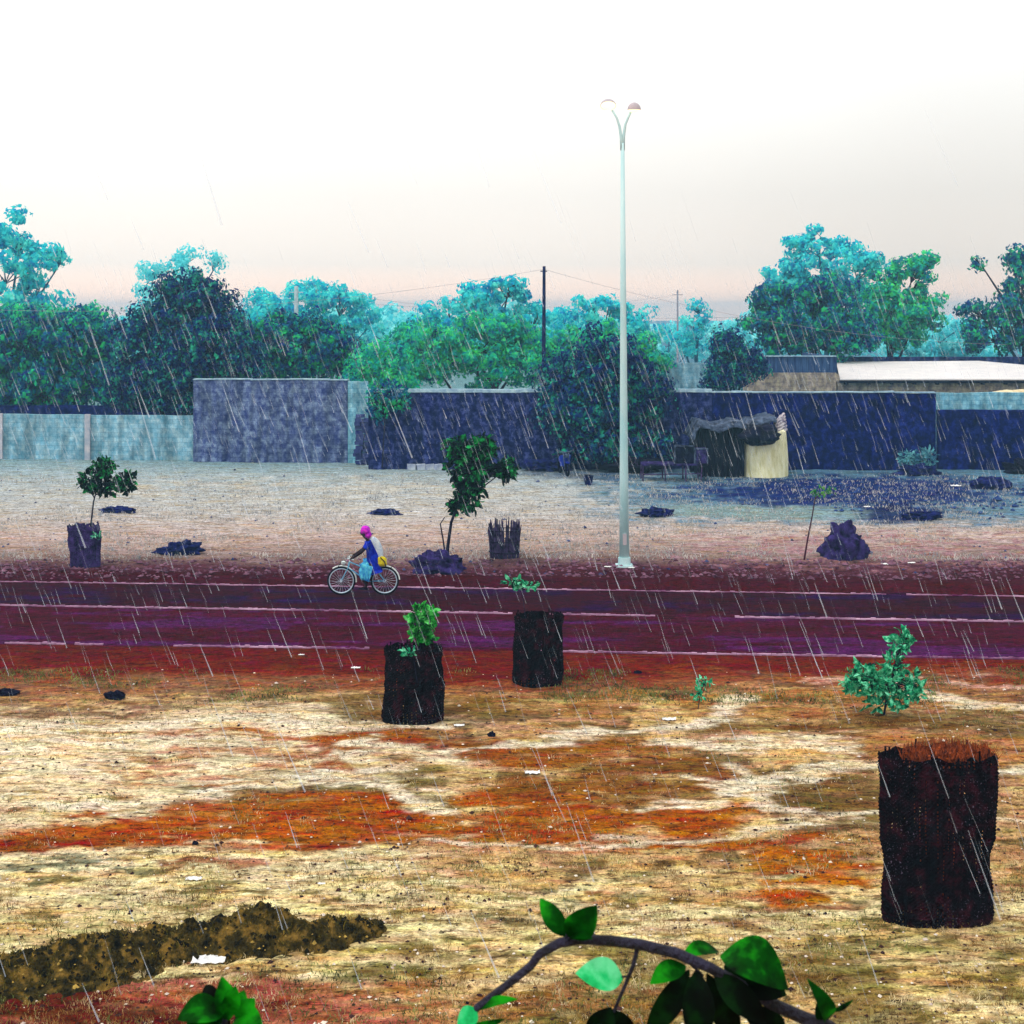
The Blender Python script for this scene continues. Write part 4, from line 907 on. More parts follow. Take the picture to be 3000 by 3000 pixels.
mb = MB(); blades(mb, scatter(9000, 1390, 1640, 105, lambda X, Y: fbm(X * .35, Y * .35, 121) > .45), .12, .03, 4, .15)
o = mb.build('field_grass', leafmat('field_grass', C(130, 136, 146), C(178, 174, 168), C(214, 204, 196), 1.5, .3)); tag(o, 'short pale grass stubble on the field beyond the road', 'grass', None, 'stuff')
def pebbles(name, pts, smin, smax, m, label):
    mb = MB(); base = np.array([(1, 0, 0), (-1, 0, 0), (0, 1, 0), (0, -1, 0), (0, 0, .6), (0, 0, -.4)]); fc = [(0, 2, 4), (2, 1, 4), (1, 3, 4), (3, 0, 4), (2, 0, 5), (1, 2, 5), (3, 1, 5), (0, 3, 5)]
    for p in pts:
        s = rng.uniform(smin, smax) * (1 + rng.exponential(.3)); a = rng.uniform(0, 6.28); R = np.array([[math.cos(a), -math.sin(a), 0], [math.sin(a), math.cos(a), 0], [0, 0, 1]])
        mb.add((base * rng.uniform(.6, 1.2, (6, 1)) * s) @ R.T + p + np.array([0, 0, s * .2]), fc)
    o = mb.build(name, m); tag(o, label, 'gravel', None, 'stuff')
pebbles('gravel', scatter(2600, 2000, 3080, 106), .008, .022, mat('pebble_dark', C(70, 44, 40), C(24, 14, 26), 2, .9), 'scattered small dark pebbles on the near ground')
pebbles('pale_gravel', scatter(1400, 1960, 3080, 107), .008, .022, mat('pebble_pale', C(236, 226, 206), C(190, 170, 160), 2, .9), 'scattered small pale pebbles on the near ground')
pebbles('far_rubble', scatter(500, 1370, 1690, 108), .02, .05, mat('rubble_blue', C(80, 90, 130), C(20, 22, 70), 2, .9), 'small dark rubble scattered over the far field')
pebbles('verge_rubble', scatter(2600, 1640, 1700, 109, lambda X, Y: (Y > linedepth(L1, X) + .2)), .02, .06, mat('rubble_maroon', C(130, 90, 110), C(48, 14, 34), 2, .9), 'clods and pale stones on the spoil bank along the road')
pebbles('damp_rubble', scatter(1600, 1400, 1520, 110, lambda X, Y: (X > 11) & (fbm(X * .4, Y * .4, 127) > .45)), .04, .1, mat('rubble_mix', C(50, 76, 130), C(8, 14, 70), 3, .9), 'mixed rubble and rubbish on the damp blue ground at right')

# ------------------------------------------------------------------ shack, granary, table, motorbike by the wall
Yh = gy(1398); s = Yh / F
root = empty('shack', (bxx(2110, Yh), Yh, 0), 'dark low shack with sagging plastic roof beside the straw granary', 'shack'); rel = tuple(root.location)
tarp_m = mat('black_tarp', C(16, 16, 50), C(3, 3, 18), 3, .5, .5); tarp_p = mat('grey_plastic', C(84, 100, 126), C(2, 3, 26), 3.6, .5, .4)
mb = MB()
for i, px in enumerate(np.linspace(2045, 2175, 12)):
    mb.tube([(bxx(px, Yh), Yh + rng.normal(0, .05), -.1), (bxx(px + rng.normal(0, 3), Yh), Yh, (150 + rng.normal(0, 3)) * s)], .035, 6)
mb.build('post_wall', dark_m, root, rel=rel)
mb = MB(); nI, nJ = 14, 12; vs = []
for j in range(nJ):
    for i in range(nI):
        px = 2062 + 120 * i / (nI - 1); z = 150 * s * j / (nJ - 1); vs.append((bxx(px, Yh), Yh + .12 + .07 * math.sin(i * 1.7 + j * .4), z))
mb.add(vs, [(j * nI + i, j * nI + i + 1, (j + 1) * nI + i + 1, (j + 1) * nI + i) for j in range(nJ - 1) for i in range(nI - 1)])
mb.box((bxx(2105, Yh), Yh + 1.9, 1.05), (1.9, .05, 2.1)); mb.box((bxx(2052, Yh), Yh + 1, 1.0), (.05, 1.8, 2.0)); mb.box((bxx(2182, Yh), Yh + 1.1, 1.0), (.05, 1.6, 2.0)); mb.build('tarp_wall', tarp_m, root, rel=rel)
mb = MB(); nI, nJ = 30, 14; vs = []
for j in range(nJ):
    for i in range(nI):
        px = 2022 + 250 * i / (nI - 1); Yq = Yh - .35 + 2.4 * j / (nJ - 1)
        z = (158 + 7 * math.sin(i * .5) + (14 if i > 20 else 0) - 14 * max(0, 3 - i) - (16 * (1 if j == 0 else 0))) * s + rng.normal(0, .02)
        vs.append((bxx(px, Yh) + rng.normal(0, .03), Yq, z))
fs = [(j * nI + i, j * nI + i + 1, (j + 1) * nI + i + 1, (j + 1) * nI + i) for j in range(nJ - 1) for i in range(nI - 1)]
mb.add(vs, fs); o = mb.build('roof', tarp_p, root, True, rel=rel); md = o.modifiers.new('t', 'SOLIDIFY'); md.thickness = .03
mb = MB(); mb.ball((bxx(2222, Yh), Yh - .4, 128 * s), (.75, .5, .42), .4, 5, 30, 18, 1.5); mb.build('hanging_tarp', tarp_m, root, True, rel=rel)
# granary: straw mat cylinder
Yg_ = gy(1392); root = empty('straw_granary', (bxx(2238, Yg_), Yg_, 0), 'round pale yellow straw mat granary with rolled top, before the navy wall', 'granary'); rel = (0, 0, 0)
s = Yg_ / F
gran_m = mat('straw_mat', C(250, 248, 214), C(214, 208, 150), 5, .9, .6, c3=C(240, 236, 190), stretch=(1, 1, .25))
mb = MB(); nu, nv = 72, 30; vs = []
for j in range(nv + 1):
    t = j / nv
    for i in range(nu):
        a = 2 * math.pi * i / nu; R = (70 - 6 * t) * s * (1 + .02 * math.sin(a * 3 + t * 5) + .012 * math.sin(a * 24)); ht = (104 + 38 * (math.cos(a) * .5 + .5) + 16 * mnoise.noise(Vector((math.cos(a) * 2, math.sin(a) * 2, 1)))) * s
        vs.append((R * math.cos(a), R * math.sin(a), -.05 + ht * t))
mb.add(vs, [(j * nu + i, j * nu + (i + 1) % nu, (j + 1) * nu + (i + 1) % nu, (j + 1) * nu + i) for j in range(nv) for i in range(nu)] + [tuple(nv * nu + i for i in range(nu))])
mb.build('mat_wall', gran_m, root, True)
mb = MB()
for k, zz in enumerate((126, 136, 146, 155, 163, 170)):
    cx = (44 + (k - 2.5) * 1.2) * s; R = (22 - k * 2.6) * s
    mb.tube([(cx + R * math.cos(a), R * .8 * math.sin(a) - .15, zz * s + .14 * math.cos(a)) for a in np.linspace(0, 2 * math.pi, 20)], .065, 7)
mb.ball((45 * s, -.12, 142 * s), (.25, .22, .42), .3, 3); mb.build('rolled_top', mat('roll', C(214, 206, 206), C(60, 50, 96), 9, .9, .4), root, True)
# rough table with boxes
Yt = gy(1408); s = Yt / F
root = empty('market_table', (bxx(1965, Yt), Yt, 0), 'rough open pole table left of the dark shack', 'table')
mb = MB(); mb.box((0, 0, 50 * s), (175 * s, 1.0, .06)); mb.build('table_top', heap_m, root)
for px in (-84, -20, 40, 84):
    for yy in (-.45, .45): mb = MB(); mb.tube([(px * s, yy, -.05), (px * s + rng.normal(0, .03), yy, 50 * s - .03)], .03, 6); mb.build('leg', twig_m, root)
mb = MB(); mb.tube([(-84 * s, -.46, .3), (84 * s, -.46, .33)], .022, 6); mb.build('rail', twig_m, root)
def crate(px, zb, w, h, m, lab):
    r = empty('crate', (bxx(px, Yt), Yt, zb), lab, 'crate', 'boxes by the shack'); b1 = MB(); b1.box((0, 0, h / 2), (w, .6, h), 0, .01); b1.build('panel', m, r)
    b2 = MB()
    b2.box((0, -.32, h + .02), (w + .06, .05, .05)); b2.box((-w / 2 - .01, -.321, h / 2 + .01), (.04, .04, h)); b2.box((w / 2 + .01, -.321, h / 2 + .01), (.04, .04, h)); b2.build('frame', tarp_p, r)
crate(2003, 50 * s + .03, 56 * s, 50 * s, tarp_m, 'black framed crate standing on the rough pole table')
crate(2052, 50 * s + .03, 34 * s, 42 * s, heap_m, 'grey purple crate beside the black crate on the table')
mb = MB(); mb.box((0, 0, .12), (.42, .3, .03)); mb.box((0, 0, .2), (.42, .3, .1)); 
o = empty('bucket', GP(1724, 1420), 'small dark blue bucket with pale rim on the ground left of the lamp', 'bucket')
mb = MB(); vs = []; 
for j, (R, z) in enumerate([(.14, 0), (.2, .36), (.19, .36), (.13, .03)]):
    for i in range(20): a = 2 * math.pi * i / 20; vs.append((R * math.cos(a), R * math.sin(a), z))
mb.add(vs, [(j * 20 + i, j * 20 + (i + 1) % 20, (j + 1) * 20 + (i + 1) % 20, (j + 1) * 20 + i) for j in range(3) for i in range(20)] + [tuple(range(60, 80))]); mb.build('shell', blue_m, o)
mb = MB(); mb.tube([(.2 * math.cos(a), .2 * math.sin(a), .36) for a in np.linspace(0, 2 * math.pi, 24)], .018, 6); mb.build('rim', tarp_p, o)
# parked motorbike seen head on
mo = empty('motorbike', GP(1662, 1396), 'parked blue motorbike seen head on at the wall under the shade tree', 'motorbike', rz=math.radians(12))
mb = MB(); 
def yring(mb, cy, cz, R, r):
    pts = [(0, cy + R * math.cos(a), cz + R * math.sin(a)) for a in np.linspace(0, 2 * math.pi, 28)]; mb.tube(pts, r, 7)
yring(mb, 0, .3, .26, .045); mb.build('front_wheel', dark_m, mo)
mb = MB(); yring(mb, 1.25, .3, .26, .05); mb.build('rear_wheel', dark_m, mo)
mb = MB(); mb.box((0, .35, .62), (.36, .12, .46), 0, .02); mb.ball((0, .75, .62), (.16, .4, .2)); mb.box((0, 0.0, .58), (.12, .35, .05)); mb.build('body', mat('blue_paint', C(30, 60, 170), C(12, 20, 110), 4, .4), mo)
mb = MB(); mb.ball((0, .95, .82), (.13, .42, .06)); mb.build('seat', dark_m, mo)
mb = MB(); mb.tube([(-.38, .35, 1.08), (-.2, .3, 1.0), (0, .28, .96), (.2, .3, 1.0), (.38, .35, 1.08)], .028, 7); mb.build('handlebar', tarp_p, mo)
mb = MB(); mb.ball((0, .16, .84), (.09, .08, .1)); mb.build('headlight', tarp_p, mo)
for sx_ in (-1, 1): mb = MB(); mb.tube([(sx_ * .1, 0, .3), (sx_ * .11, .25, .95)], .022, 6); mb.build('fork', tarp_p, mo)

# ------------------------------------------------------------------ cyclist
Yc = gy(1737); s = Yc / F
O = P(1064, 1737, Yc); O = (O[0], O[1], gz(O[0], O[1]) + .0)
def c3(px, py, dy=0): return ((px - 1064) * s, dy, (1737 - py) * s)
bike = empty('bicycle', O, 'city bicycle with pale fenders ridden left along the far side of the road', 'bicycle')
tyre_m = mat('tyre', C(14, 12, 30), C(6, 4, 18), 5, .7); rim_m = mat('rim', C(206, 222, 230), C(170, 190, 214), 5, .35, metal=.3); fr_m = mat('bike_frame', C(120, 190, 214), C(60, 120, 170), 5, .4); chrome = mat('fender', C(232, 236, 226), C(190, 205, 210), 5, .35)
for cxp in (1000, 1127):
    wb = MB(); wb.ring(c3(cxp, 1695.5), .325, .02, 48, 8); w = wb.build('wheel', tyre_m, bike, True)
    rb = MB(); rb.ring(c3(cxp, 1695.5), .292, .014, 48, 6); rb.build('rim', rim_m, w, True)
    hb = MB(); c = c3(cxp, 1695.5); hb.tube([(c[0], -.06, c[2]), (c[0], .06, c[2])], .03, 8)
    for i in range(22):
        a = 2 * math.pi * i / 22; hb.tube([(c[0] + .02 * math.cos(a + 1.2), (-1) ** i * .03, c[2] + .02 * math.sin(a + 1.2)), (c[0] + .285 * math.cos(a), 0, c[2] + .285 * math.sin(a))], .0022, 4, False)
    hb.build('spokes', rim_m, w)
    fb = MB(); fb.ring(c, .362, .017, 26, 6, *((math.radians(-5), math.radians(125)) if cxp < 1100 else (math.radians(5), math.radians(165)))); fb.build('fender', chrome, bike, True)
BB = c3(1078, 1697); ST = c3(1096, 1655); HT = c3(1024, 1640); HB = c3(1020, 1657); FH = c3(1000, 1695.5); RH = c3(1127, 1695.5)
mb = MB(); mb.tube([BB, ST], .016); mb.tube([BB, HB], .018); mb.tube([c3(1090, 1668), HT], .016); mb.tube([HT, HB], .02)
for d in (-.05, .05): mb.tube([(BB[0], d * .6, BB[2]), (RH[0], d, RH[2])], .009, 6); mb.tube([(ST[0], d * .3, ST[2]), (RH[0], d, RH[2])], .009, 6); mb.tube([(HB[0], d * .6, HB[2]), (FH[0], d, FH[2])], .011, 6)
mb.build('frame', fr_m, bike)
mb = MB(); a = c3(1026, 1628); mb.tube([HT, a], .013); mb.tube([(a[0] + .12, -.27, a[2] + .0), (a[0] - .03, -.24, a[2] + .02), (a[0] - .04, -.1, a[2] + .01), a, (a[0] - .04, .1, a[2] + .01), (a[0] - .03, .24, a[2] + .02), (a[0] + .12, .27, a[2])], .013, 7); mb.build('handlebar', chrome, bike)
mb = MB(); a = c3(1006, 1643); mb.ball(a, (.06, .05, .05)); mb.build('headlight', chrome, bike, True)
mb = MB(); mb.tube([c3(1012, 1640, -.12), c3(1000, 1640, -.12), c3(992, 1653, -.12), c3(992, 1653, .12), c3(1000, 1640, .12), c3(1012, 1640, .12)], .008, 6); mb.build('front_basket_frame', dark_m, bike)
mb = MB(); mb.ball((ST[0] + .02, 0, ST[2] + .04), (.14, .1, .045)); mb.tube([ST, (ST[0], 0, ST[2] + .03)], .009); mb.build('saddle', tyre_m, bike, True)
mb = MB()
for d in (-.08, 0, .08): mb.tube([c3(1102, 1655, d), c3(1148, 1656, d)], .009, 6)
for q in (1104, 1125, 1147): mb.tube([c3(q, 1655.5, -.09), c3(q, 1655.5, .09)], .009, 6)
mb.tube([c3(1140, 1656, -.08), (RH[0], -.06, RH[2])], .007, 6); mb.tube([c3(1140, 1656, .08), (RH[0], .06, RH[2])], .007, 6); mb.build('rear_rack', tyre_m, bike)
mb = MB(); mb.ring((BB[0], -.05, BB[2]), .09, .01, 24, 6); mb.tube([(BB[0], -.08, BB[2]), c3(1074, 1715, -.1)], .011, 6); mb.tube([(BB[0], .08, BB[2]), c3(1082, 1679, .1)], .011, 6)
mb.box(c3(1073, 1716, -.14), (.1, .08, .025)); mb.box(c3(1082, 1678, .14), (.1, .08, .025)); mb.build('crankset', dark_m, bike)
# bag on the rack
bag = empty('bag', (O[0] + c3(1116, 1654)[0], O[1], O[2] + c3(1116, 1654)[2]), 'bright yellow bag strapped on the rear rack of the bicycle', 'bag')
mb = MB(); mb.ball((0, 0, .12), (.15, .13, .13), .25, 3, 24, 16, 1.5); mb.build('pouch', mat('yellow_cloth', C(232, 214, 20), C(170, 150, 10), 8, .7, .3), bag, True)
mb = MB(); mb.tube([(.13, -.1, .02), (.1, -.13, .14), (0, -.12, .24), (0, .12, .24)], .012, 6); mb.build('strap', dark_m, bag)
# person: skinned skeleton
def skin(name, pts, edges, rad, mat_, parent, root=0, sub=2):
    me = bpy.data.meshes.new(name); me.from_pydata([tuple(p) for p in pts], edges, []); me.update()
    o = bpy.data.objects.new(name, me); link(o, parent)
    o.modifiers.new('skin', 'SKIN'); 
    for i, v in enumerate(me.skin_vertices[0].data):
        r = rad[i]; v.radius = r if hasattr(r, '__len__') else (r, r); v.use_root = (i == root)
    m2 = o.modifiers.new('sub', 'SUBSURF'); m2.levels = sub; m2.render_levels = sub
    me.materials.append(mat_)
    # bake so the body is a plain mesh
    dg = bpy.context.evaluated_depsgraph_get(); ev = o.evaluated_get(dg); nm = bpy.data.meshes.new_from_object(ev)
    o.modifiers.clear(); o.data = nm; nm.polygons.foreach_set('use_smooth', [True] * len(nm.polygons))
    if not nm.materials: nm.materials.append(mat_)
    return o
skin_m = mat('dark_skin', C(44, 26, 34), C(26, 14, 24), 8, .5); dress_m = mat('blue_dress', C(20, 60, 200), C(4, 14, 120), 7, .7, .4, c3=C(10, 30, 165))
wrap_m = mat('cyan_wrap', C(110, 214, 226), C(30, 90, 190), 9, .7, .4, c3=C(70, 170, 214)); scarf_m = mat('magenta_scarf', C(230, 40, 190), C(140, 10, 190), 9, .7, .3); shawl_m = mat('pale_shawl', C(226, 230, 224), C(150, 176, 206), 8, .7, .4)
per = empty('person', O, 'person in blue dress and magenta head scarf riding the bicycle to the left', 'person')
hand = lambda sgn: c3(1033, 1626, sgn * .25)
B = []; E = []; R = []
def bp(p, r, par=None):
    B.append(p); R.append(r)
    if par is not None: E.append((par, len(B) - 1))
    return len(B) - 1
pel = bp(c3(1094, 1643), .08); sp = bp(c3(1090, 1618), .075, pel); ch = bp(c3(1083, 1592), .08, sp); nk = bp(c3(1077, 1573), .05, ch); hd0 = bp(c3(1070, 1566), .06, nk); hd1 = bp(c3(1066, 1554), .095, hd0); hd2 = bp(c3(1067, 1546), .08, hd1)
for sg in (-1, 1):
    sh = bp(c3(1082, 1583, sg * .17), .062, ch); el = bp(c3(1060, 1608, sg * .24), .042, sh); wr = bp(c3(1039, 1622, sg * .25), .028, el); pa = bp(c3(1034, 1625, sg * .25), .032, wr)
    for k in range(4):
        f1_ = bp(c3(1030.5, 1625 + k * .2, sg * .25 + (k - 1.5) * .021), .0095, pa); f2_ = bp(c3(1028.5, 1628, sg * .25 + (k - 1.5) * .021), .008, f1_); bp(c3(1030, 1630, sg * .25 + (k - 1.5) * .02), .007, f2_)
    t1 = bp(c3(1035, 1628, sg * .25 - sg * .03), .010, pa); bp(c3(1031, 1630.5, sg * .25 - sg * .02), .008, t1)
    hp = bp(c3(1092, 1647, sg * .1), .095, pel)
    if sg < 0: kn = bp(c3(1057, 1664, sg * .12), .06, hp); an = bp(c3(1076, 1707, sg * .13), .036, kn); to = bp(c3(1066, 1713, sg * .14), .03, an); bp(c3(1058, 1714, sg * .14), .022, to)
    else: kn = bp(c3(1056, 1652, sg * .12), .06, hp); an = bp(c3(1082, 1672, sg * .13), .036, kn); to = bp(c3(1074, 1676, sg * .14), .03, an); bp(c3(1067, 1677, sg * .14), .022, to)
skin('body', B, E, R, skin_m, per)
# face details: nose, eyes, lips, ear
mb = MB(); mb.ball(c3(1056.5, 1555), (.02, .017, .026)); mb.ball(c3(1058, 1561), (.016, .03, .01)); 
for sg in (-1, 1): mb.ball(c3(1068, 1556, sg * .085), (.016, .01, .028))
mb.build('face_features', skin_m, per, True)
mb = MB()
for sg in (-1, 1): mb.ball(c3(1058.5, 1551.5, sg * .032), (.012, .014, .009))
mb.build('eyes', chrome, per, True)
# dress: bodice with short sleeves
B2 = [c3(1095, 1652), c3(1092, 1622), c3(1084, 1593), c3(1078, 1577), c3(1080, 1585, -.17), c3(1069, 1599, -.22), c3(1080, 1585, .17), c3(1069, 1599, .22), c3(1100, 1668)]
skin('dress_bodice', B2, [(0, 1), (1, 2), (2, 3), (2, 4), (4, 5), (2, 6), (6, 7), (0, 8)], [.175, .16, .155, .07, .085, .062, .085, .062, .13], dress_m, per)
B2 = [c3(1094, 1648), c3(1080, 1652, -.08), c3(1060, 1660, -.12), c3(1070, 1692, -.13), c3(1080, 1650, .08), c3(1058, 1650, .12), c3(1080, 1668, .13)]
skin('wrap_skirt', B2, [(0, 1), (1, 2), (2, 3), (0, 4), (4, 5), (5, 6)], [.17, .12, .10, .10, .12, .09, .09], wrap_m, per)
mb = MB(); nU, nV = 12, 12; vs = []      # skirt panel hanging over the legs
for j in range(nV):
    for i in range(nU):
        t = j / (nV - 1); u_ = i / (nU - 1); a = c3(1056 + 4 * t + 12 * t, 1640 + 50 * t); b_ = c3(1096 - 12 * t, 1650 + 44 * t); p = np.array(a) * (1 - u_) + np.array(b_) * u_; vs.append((p[0], -.2 - .03 * math.sin(u_ * 14) * (t + .3), p[2]))
mb.add(vs, [(j * nU + i, j * nU + i + 1, (j + 1) * nU + i + 1, (j + 1) * nU + i) for j in range(nV - 1) for i in range(nU - 1)]); o = mb.build('skirt_panel', wrap_m, per, True); md = o.modifiers.new('t', 'SOLIDIFY'); md.thickness = .01
mb = MB(); mb.ball(c3(1070.5, 1548), (.12, .125, .115), .12, 2, 28, 18, 2); mb.ball(c3(1078, 1560), (.085, .1, .10), .15, 5, 24, 16, 2); mb.build('head_scarf', scarf_m, per, True)
B2 = [c3(1083, 1568), c3(1097, 1582), c3(1106, 1604), c3(1109, 1625), c3(1111, 1645)]
skin('shawl', B2, [(0, 1), (1, 2), (2, 3), (3, 4)], [(.05, .09), (.055, .14), (.05, .15), (.045, .13), (.03, .09)], shawl_m, per)
mb = MB()
for c in (c3(1066, 1715.5, -.14), c3(1073, 1679, .14)): mb.ball(c, (.12, .045, .025))
mb.build('shoes', dark_m, per, True)

# ------------------------------------------------------------------ foreground branch, close to the camera
D = 2.0
fg_bark = mat('fg_bark', C(40, 38, 62), C(2, 2, 8), 30, .6, .6, spec=.3); fg_dark = leafmat('fg_leaf_dark', C(0, 2, 0), C(0, 9, 1), C(3, 34, 4), 25, .15, .6); fg_green = leafmat('fg_leaf_green', C(0, 14, 0), C(2, 66, 5), C(22, 150, 16), 14, .35, .6); fg_mint = leafmat('fg_leaf_mint', C(20, 150, 70), C(40, 210, 120), C(110, 240, 170), 18, .4, .4)
root = empty('near_tree', (P(2500, 3000, D)[0], D, 0), 'arching bare branch with hanging dark green leaves close to the viewer at the bottom', 'tree'); rel = tuple(root.location)
mb = MB()
path = [(1250, 3160), (1330, 3030), (1400, 2950), (1480, 2890), (1555, 2830), (1580, 2795), (1640, 2762), (1700, 2752), (1790, 2756), (1880, 2768), (1980, 2792), (2080, 2835), (2170, 2885), (2260, 2940), (2360, 2985), (2430, 3010), (2490, 3080), (2520, 3300)]
rr = np.interp(range(len(path)), [0, 4, 8, 12, 15, 17], [7, 9, 11, 11.5, 15, 20]) * D / F * 1.4
pts = [P(a, b, D) for a, b in path] + [(rel[0], D, 3.5), (rel[0] + .05, D + .02, 0)]
mb.tube(pts, list(rr) + [.05, .09], 10)
mb.tube([P(1868, 2775, D), P(1855, 2830, D), P(1830, 2890, D), P(1800, 2960, D), P(1780, 3060, D)], np.array([7, 6.5, 5.5, 5, 4]) * D / F, 7)
mb.tube([P(1655, 2760, D), P(1662, 2735, D), P(1672, 2710, D)], np.array([5, 4, 3]) * D / F, 6)
mb.tube([P(1845, 2860, D), P(1820, 2862, D)], np.array([4, 3]) * D / F, 6)
mb.tube([P(2000, 2800, D), P(2030, 2830, D), P(2060, 2860, D)], np.array([6, 5, 4]) * D / F, 6)
mb.tube([P(2410, 3000, D), P(2440, 2960, D), P(2490, 2938, D)], np.array([6, 3.5, 2]) * D / F, 6)
mb.build('branch', fg_bark, root, True, rel=rel)
def fgleaf(b, t, w, m, dy=(0, 0), nrm=(0, -1, .35), curl=.12, lab=None):
    l = MB(); leaf6(l, P(b[0], b[1], D + dy[0]), P(t[0], t[1], D + dy[1]), w * D / F, np.array(nrm), curl); o = l.build('leaf', m, root, True, rel=rel)
    md = o.modifiers.new('s', 'SUBSURF'); md.levels = 1; md.render_levels = 2
    if lab: o['label'] = lab
fgleaf((1660, 2745), (1582, 2632), 62, fg_green, (0, .02)); fgleaf((1662, 2742), (1748, 2655), 92, fg_green, (0, -.02), (.3, -1, .5))
fgleaf((1662, 2755), (1735, 2748), 40, fg_green, (0, -.04), (0, -.5, 1)); fgleaf((1825, 2866), (1688, 2850), 96, fg_mint, (0, -.02), (0, -1, .8), lab='pale mint green leaf')
fgleaf((2010, 2830), (1905, 2880), 70, fg_green, (0, -.03), (0, -.6, 1)); fgleaf((2020, 2840), (1890, 3040), 78, fg_dark, (0, -.02)); fgleaf((2040, 2840), (2045, 3080), 98, fg_dark, (0, -.04))
fgleaf((2070, 2850), (2160, 3060), 84, fg_dark, (0, .02)); fgleaf((2090, 2850), (2250, 3000), 84, fg_dark, (0, -.03)); fgleaf((2110, 2800), (2310, 2890), 150, fg_green, (.02, -.03), (-.2, -.5, 1), .28)
fgleaf((2120, 2830), (2305, 2915), 120, fg_dark, (.03, .0), (-.2, -.8, .6), .2); fgleaf((2180, 2960), (2310, 3030), 90, fg_dark); fgleaf((2000, 2800), (2110, 2785), 60, fg_green, (0, .05), (0, -.5, 1))
fgleaf((2415, 2990), (2375, 2875), 56, fg_green, (0, -.03), (.5, -1, 0), .3); fgleaf((2420, 2992), (2400, 2925), 60, fg_dark); fgleaf((2440, 2965), (2500, 2930), 16, fg_green)
fgleaf((1790, 2950), (1730, 3060), 90, fg_dark); fgleaf((1795, 2955), (1840, 3060), 80, fg_dark); fgleaf((1400, 2960), (1515, 2925), 34, fg_green, (0, -.02), (0, -.6, 1))
fgleaf((1395, 2955), (1340, 3010), 60, fg_mint, (0, -.03), (0, -1, .5)); fgleaf((1330, 3030), (1480, 2985), 30, fg_green)
# leafy shoot top at the lower left
root = empty('near_shoot', (P(650, 3000, D)[0], D, 0), 'clump of vivid green leaves at the bottom edge, left', 'plant'); rel = tuple(root.location)
mb = MB(); mb.tube([(rel[0], D, 0), (rel[0] + .05, D, 3), P(650, 3100, D), P(665, 2920, D)], [.03, .02, .006, .003], 7); mb.build('stem', fg_bark, root, rel=rel)
for a in [((670, 2990), (650, 2862), 70, fg_green, (0, 0), (.3, -1, .3)), ((690, 2980), (715, 2900), 50, fg_green, (0, .02), (0, -1, .5)), ((660, 2960), (520, 2985), 110, fg_green, (0, -.04), (0, -.5, 1)), ((660, 3020), (540, 3020), 120, fg_green, (0, -.06), (0, -.6, 1)),
          ((680, 3000), (770, 3010), 100, fg_green, (0, -.03), (0, -.6, 1)), ((660, 2990), (580, 2930), 70, fg_green, (0, .02), (0, -.8, .6)), ((640, 2960), (600, 2885), 60, fg_dark, (0, .03), (0, -1, .3)), ((700, 2990), (745, 2925), 70, fg_green, (0, .0), (0, -1, .6)), ((640, 3000), (560, 2955), 90, fg_green, (0, .0), (0, -.9, .4)), ((670, 2960), (690, 2890), 56, fg_green, (0, -.02), (.2, -1, .2)), ((680, 3040), (620, 2960), 100, fg_dark, (0, .05), (0, -1, .2)), ((690, 3020), (740, 2940), 60, fg_dark, (0, .04), (0, -1, .2))]: fgleaf(*a)

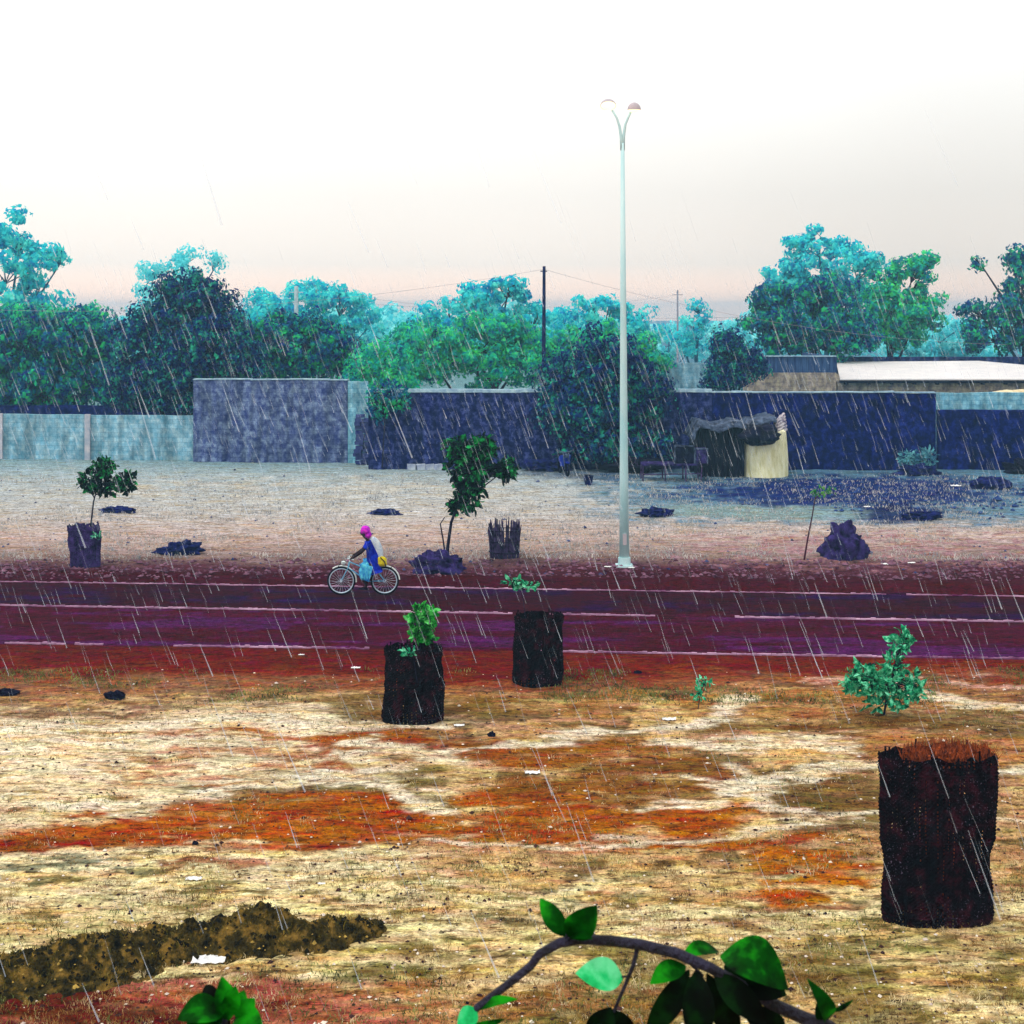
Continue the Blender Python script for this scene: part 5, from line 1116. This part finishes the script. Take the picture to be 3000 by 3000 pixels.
# ------------------------------------------------------------------ rain (thin falling water threads filling the air)
m, n, b = newmat('rain_water')
rt = n.nodes.new('ShaderNodeTexCoord'); rz = n.nodes.new('ShaderNodeTexNoise'); rz.inputs['Scale'].default_value = .9; n.links.new(rt.outputs['Object'], rz.inputs['Vector'])
rmr = n.nodes.new('ShaderNodeMapRange'); rmr.inputs['From Min'].default_value = .35; rmr.inputs['From Max'].default_value = .65; rmr.inputs['To Min'].default_value = .05; rmr.inputs['To Max'].default_value = .26; n.links.new(rz.outputs['Fac'], rmr.inputs['Value'])
b.inputs['Base Color'].default_value = (.72, .86, 1, 1); b.inputs['Roughness'].default_value = .25
tb = n.nodes.new('ShaderNodeBsdfTransparent'); mxs = n.nodes.new('ShaderNodeMixShader'); n.links.new(rmr.outputs[0], mxs.inputs[0])
n.links.new(tb.outputs[0], mxs.inputs[1]); n.links.new(b.outputs[0], mxs.inputs[2]); n.links.new(mxs.outputs[0], n.nodes['Material Output'].inputs[0])
N = 5200; r = np.random.default_rng(99)
Yr = r.uniform(5 ** 1.6, 46 ** 1.6, N) ** (1 / 1.6); Xr = r.uniform(-.5, .5, N) * Yr; Zr = r.uniform(.3, 7.6, N)
dirv = np.stack([r.normal(.36, .05, N), r.normal(0, .05, N), -np.ones(N)], 1); dirv /= np.linalg.norm(dirv, axis=1)[:, None]
Lr = r.uniform(.12, .46, N)[:, None]; rad = (.003 + .009 * r.random(N) ** 2) * (.4 + Yr / 45)
rb = MB(); c = np.stack([Xr, Yr, Zr], 1); a0 = c - dirv * Lr * .5; a1 = c + dirv * Lr * .5
e1 = np.cross(dirv, [0, 1, 0]); e1 /= np.linalg.norm(e1, axis=1)[:, None]; e2 = np.cross(dirv, e1)
vs = []
for k in range(3):
    o_ = (e1 * math.cos(2.094 * k) + e2 * math.sin(2.094 * k)); vs.append((a0 + o_ * rad[:, None] * .25, a1 + o_ * rad[:, None]))
for k in range(3):
    k2 = (k + 1) % 3; rb.quads(np.stack([vs[k][0], vs[k2][0], vs[k2][1], vs[k][1]], 1))
o = rb.build('rain', m); tag(o, 'slanting pale rain falling over the whole scene', 'rain', None, 'stuff')

# ------------------------------------------------------------------ rain haze
mb = MB(); mb.box((0, 530, 6.5), (2600, 1190, 16.0)); m = bpy.data.materials.new('haze'); m.use_nodes = True; n = m.node_tree; n.nodes.clear()
pv = n.nodes.new('ShaderNodeVolumePrincipled'); pv.inputs['Color'].default_value = (.34, .68, .92, 1); pv.inputs['Density'].default_value = .0012; pv.inputs['Anisotropy'].default_value = .2
ou = n.nodes.new('ShaderNodeOutputMaterial'); n.links.new(pv.outputs[0], ou.inputs['Volume']); o = mb.build('haze', m); o['kind'] = 'stuff'; o['label'] = 'pale blue rain haze'
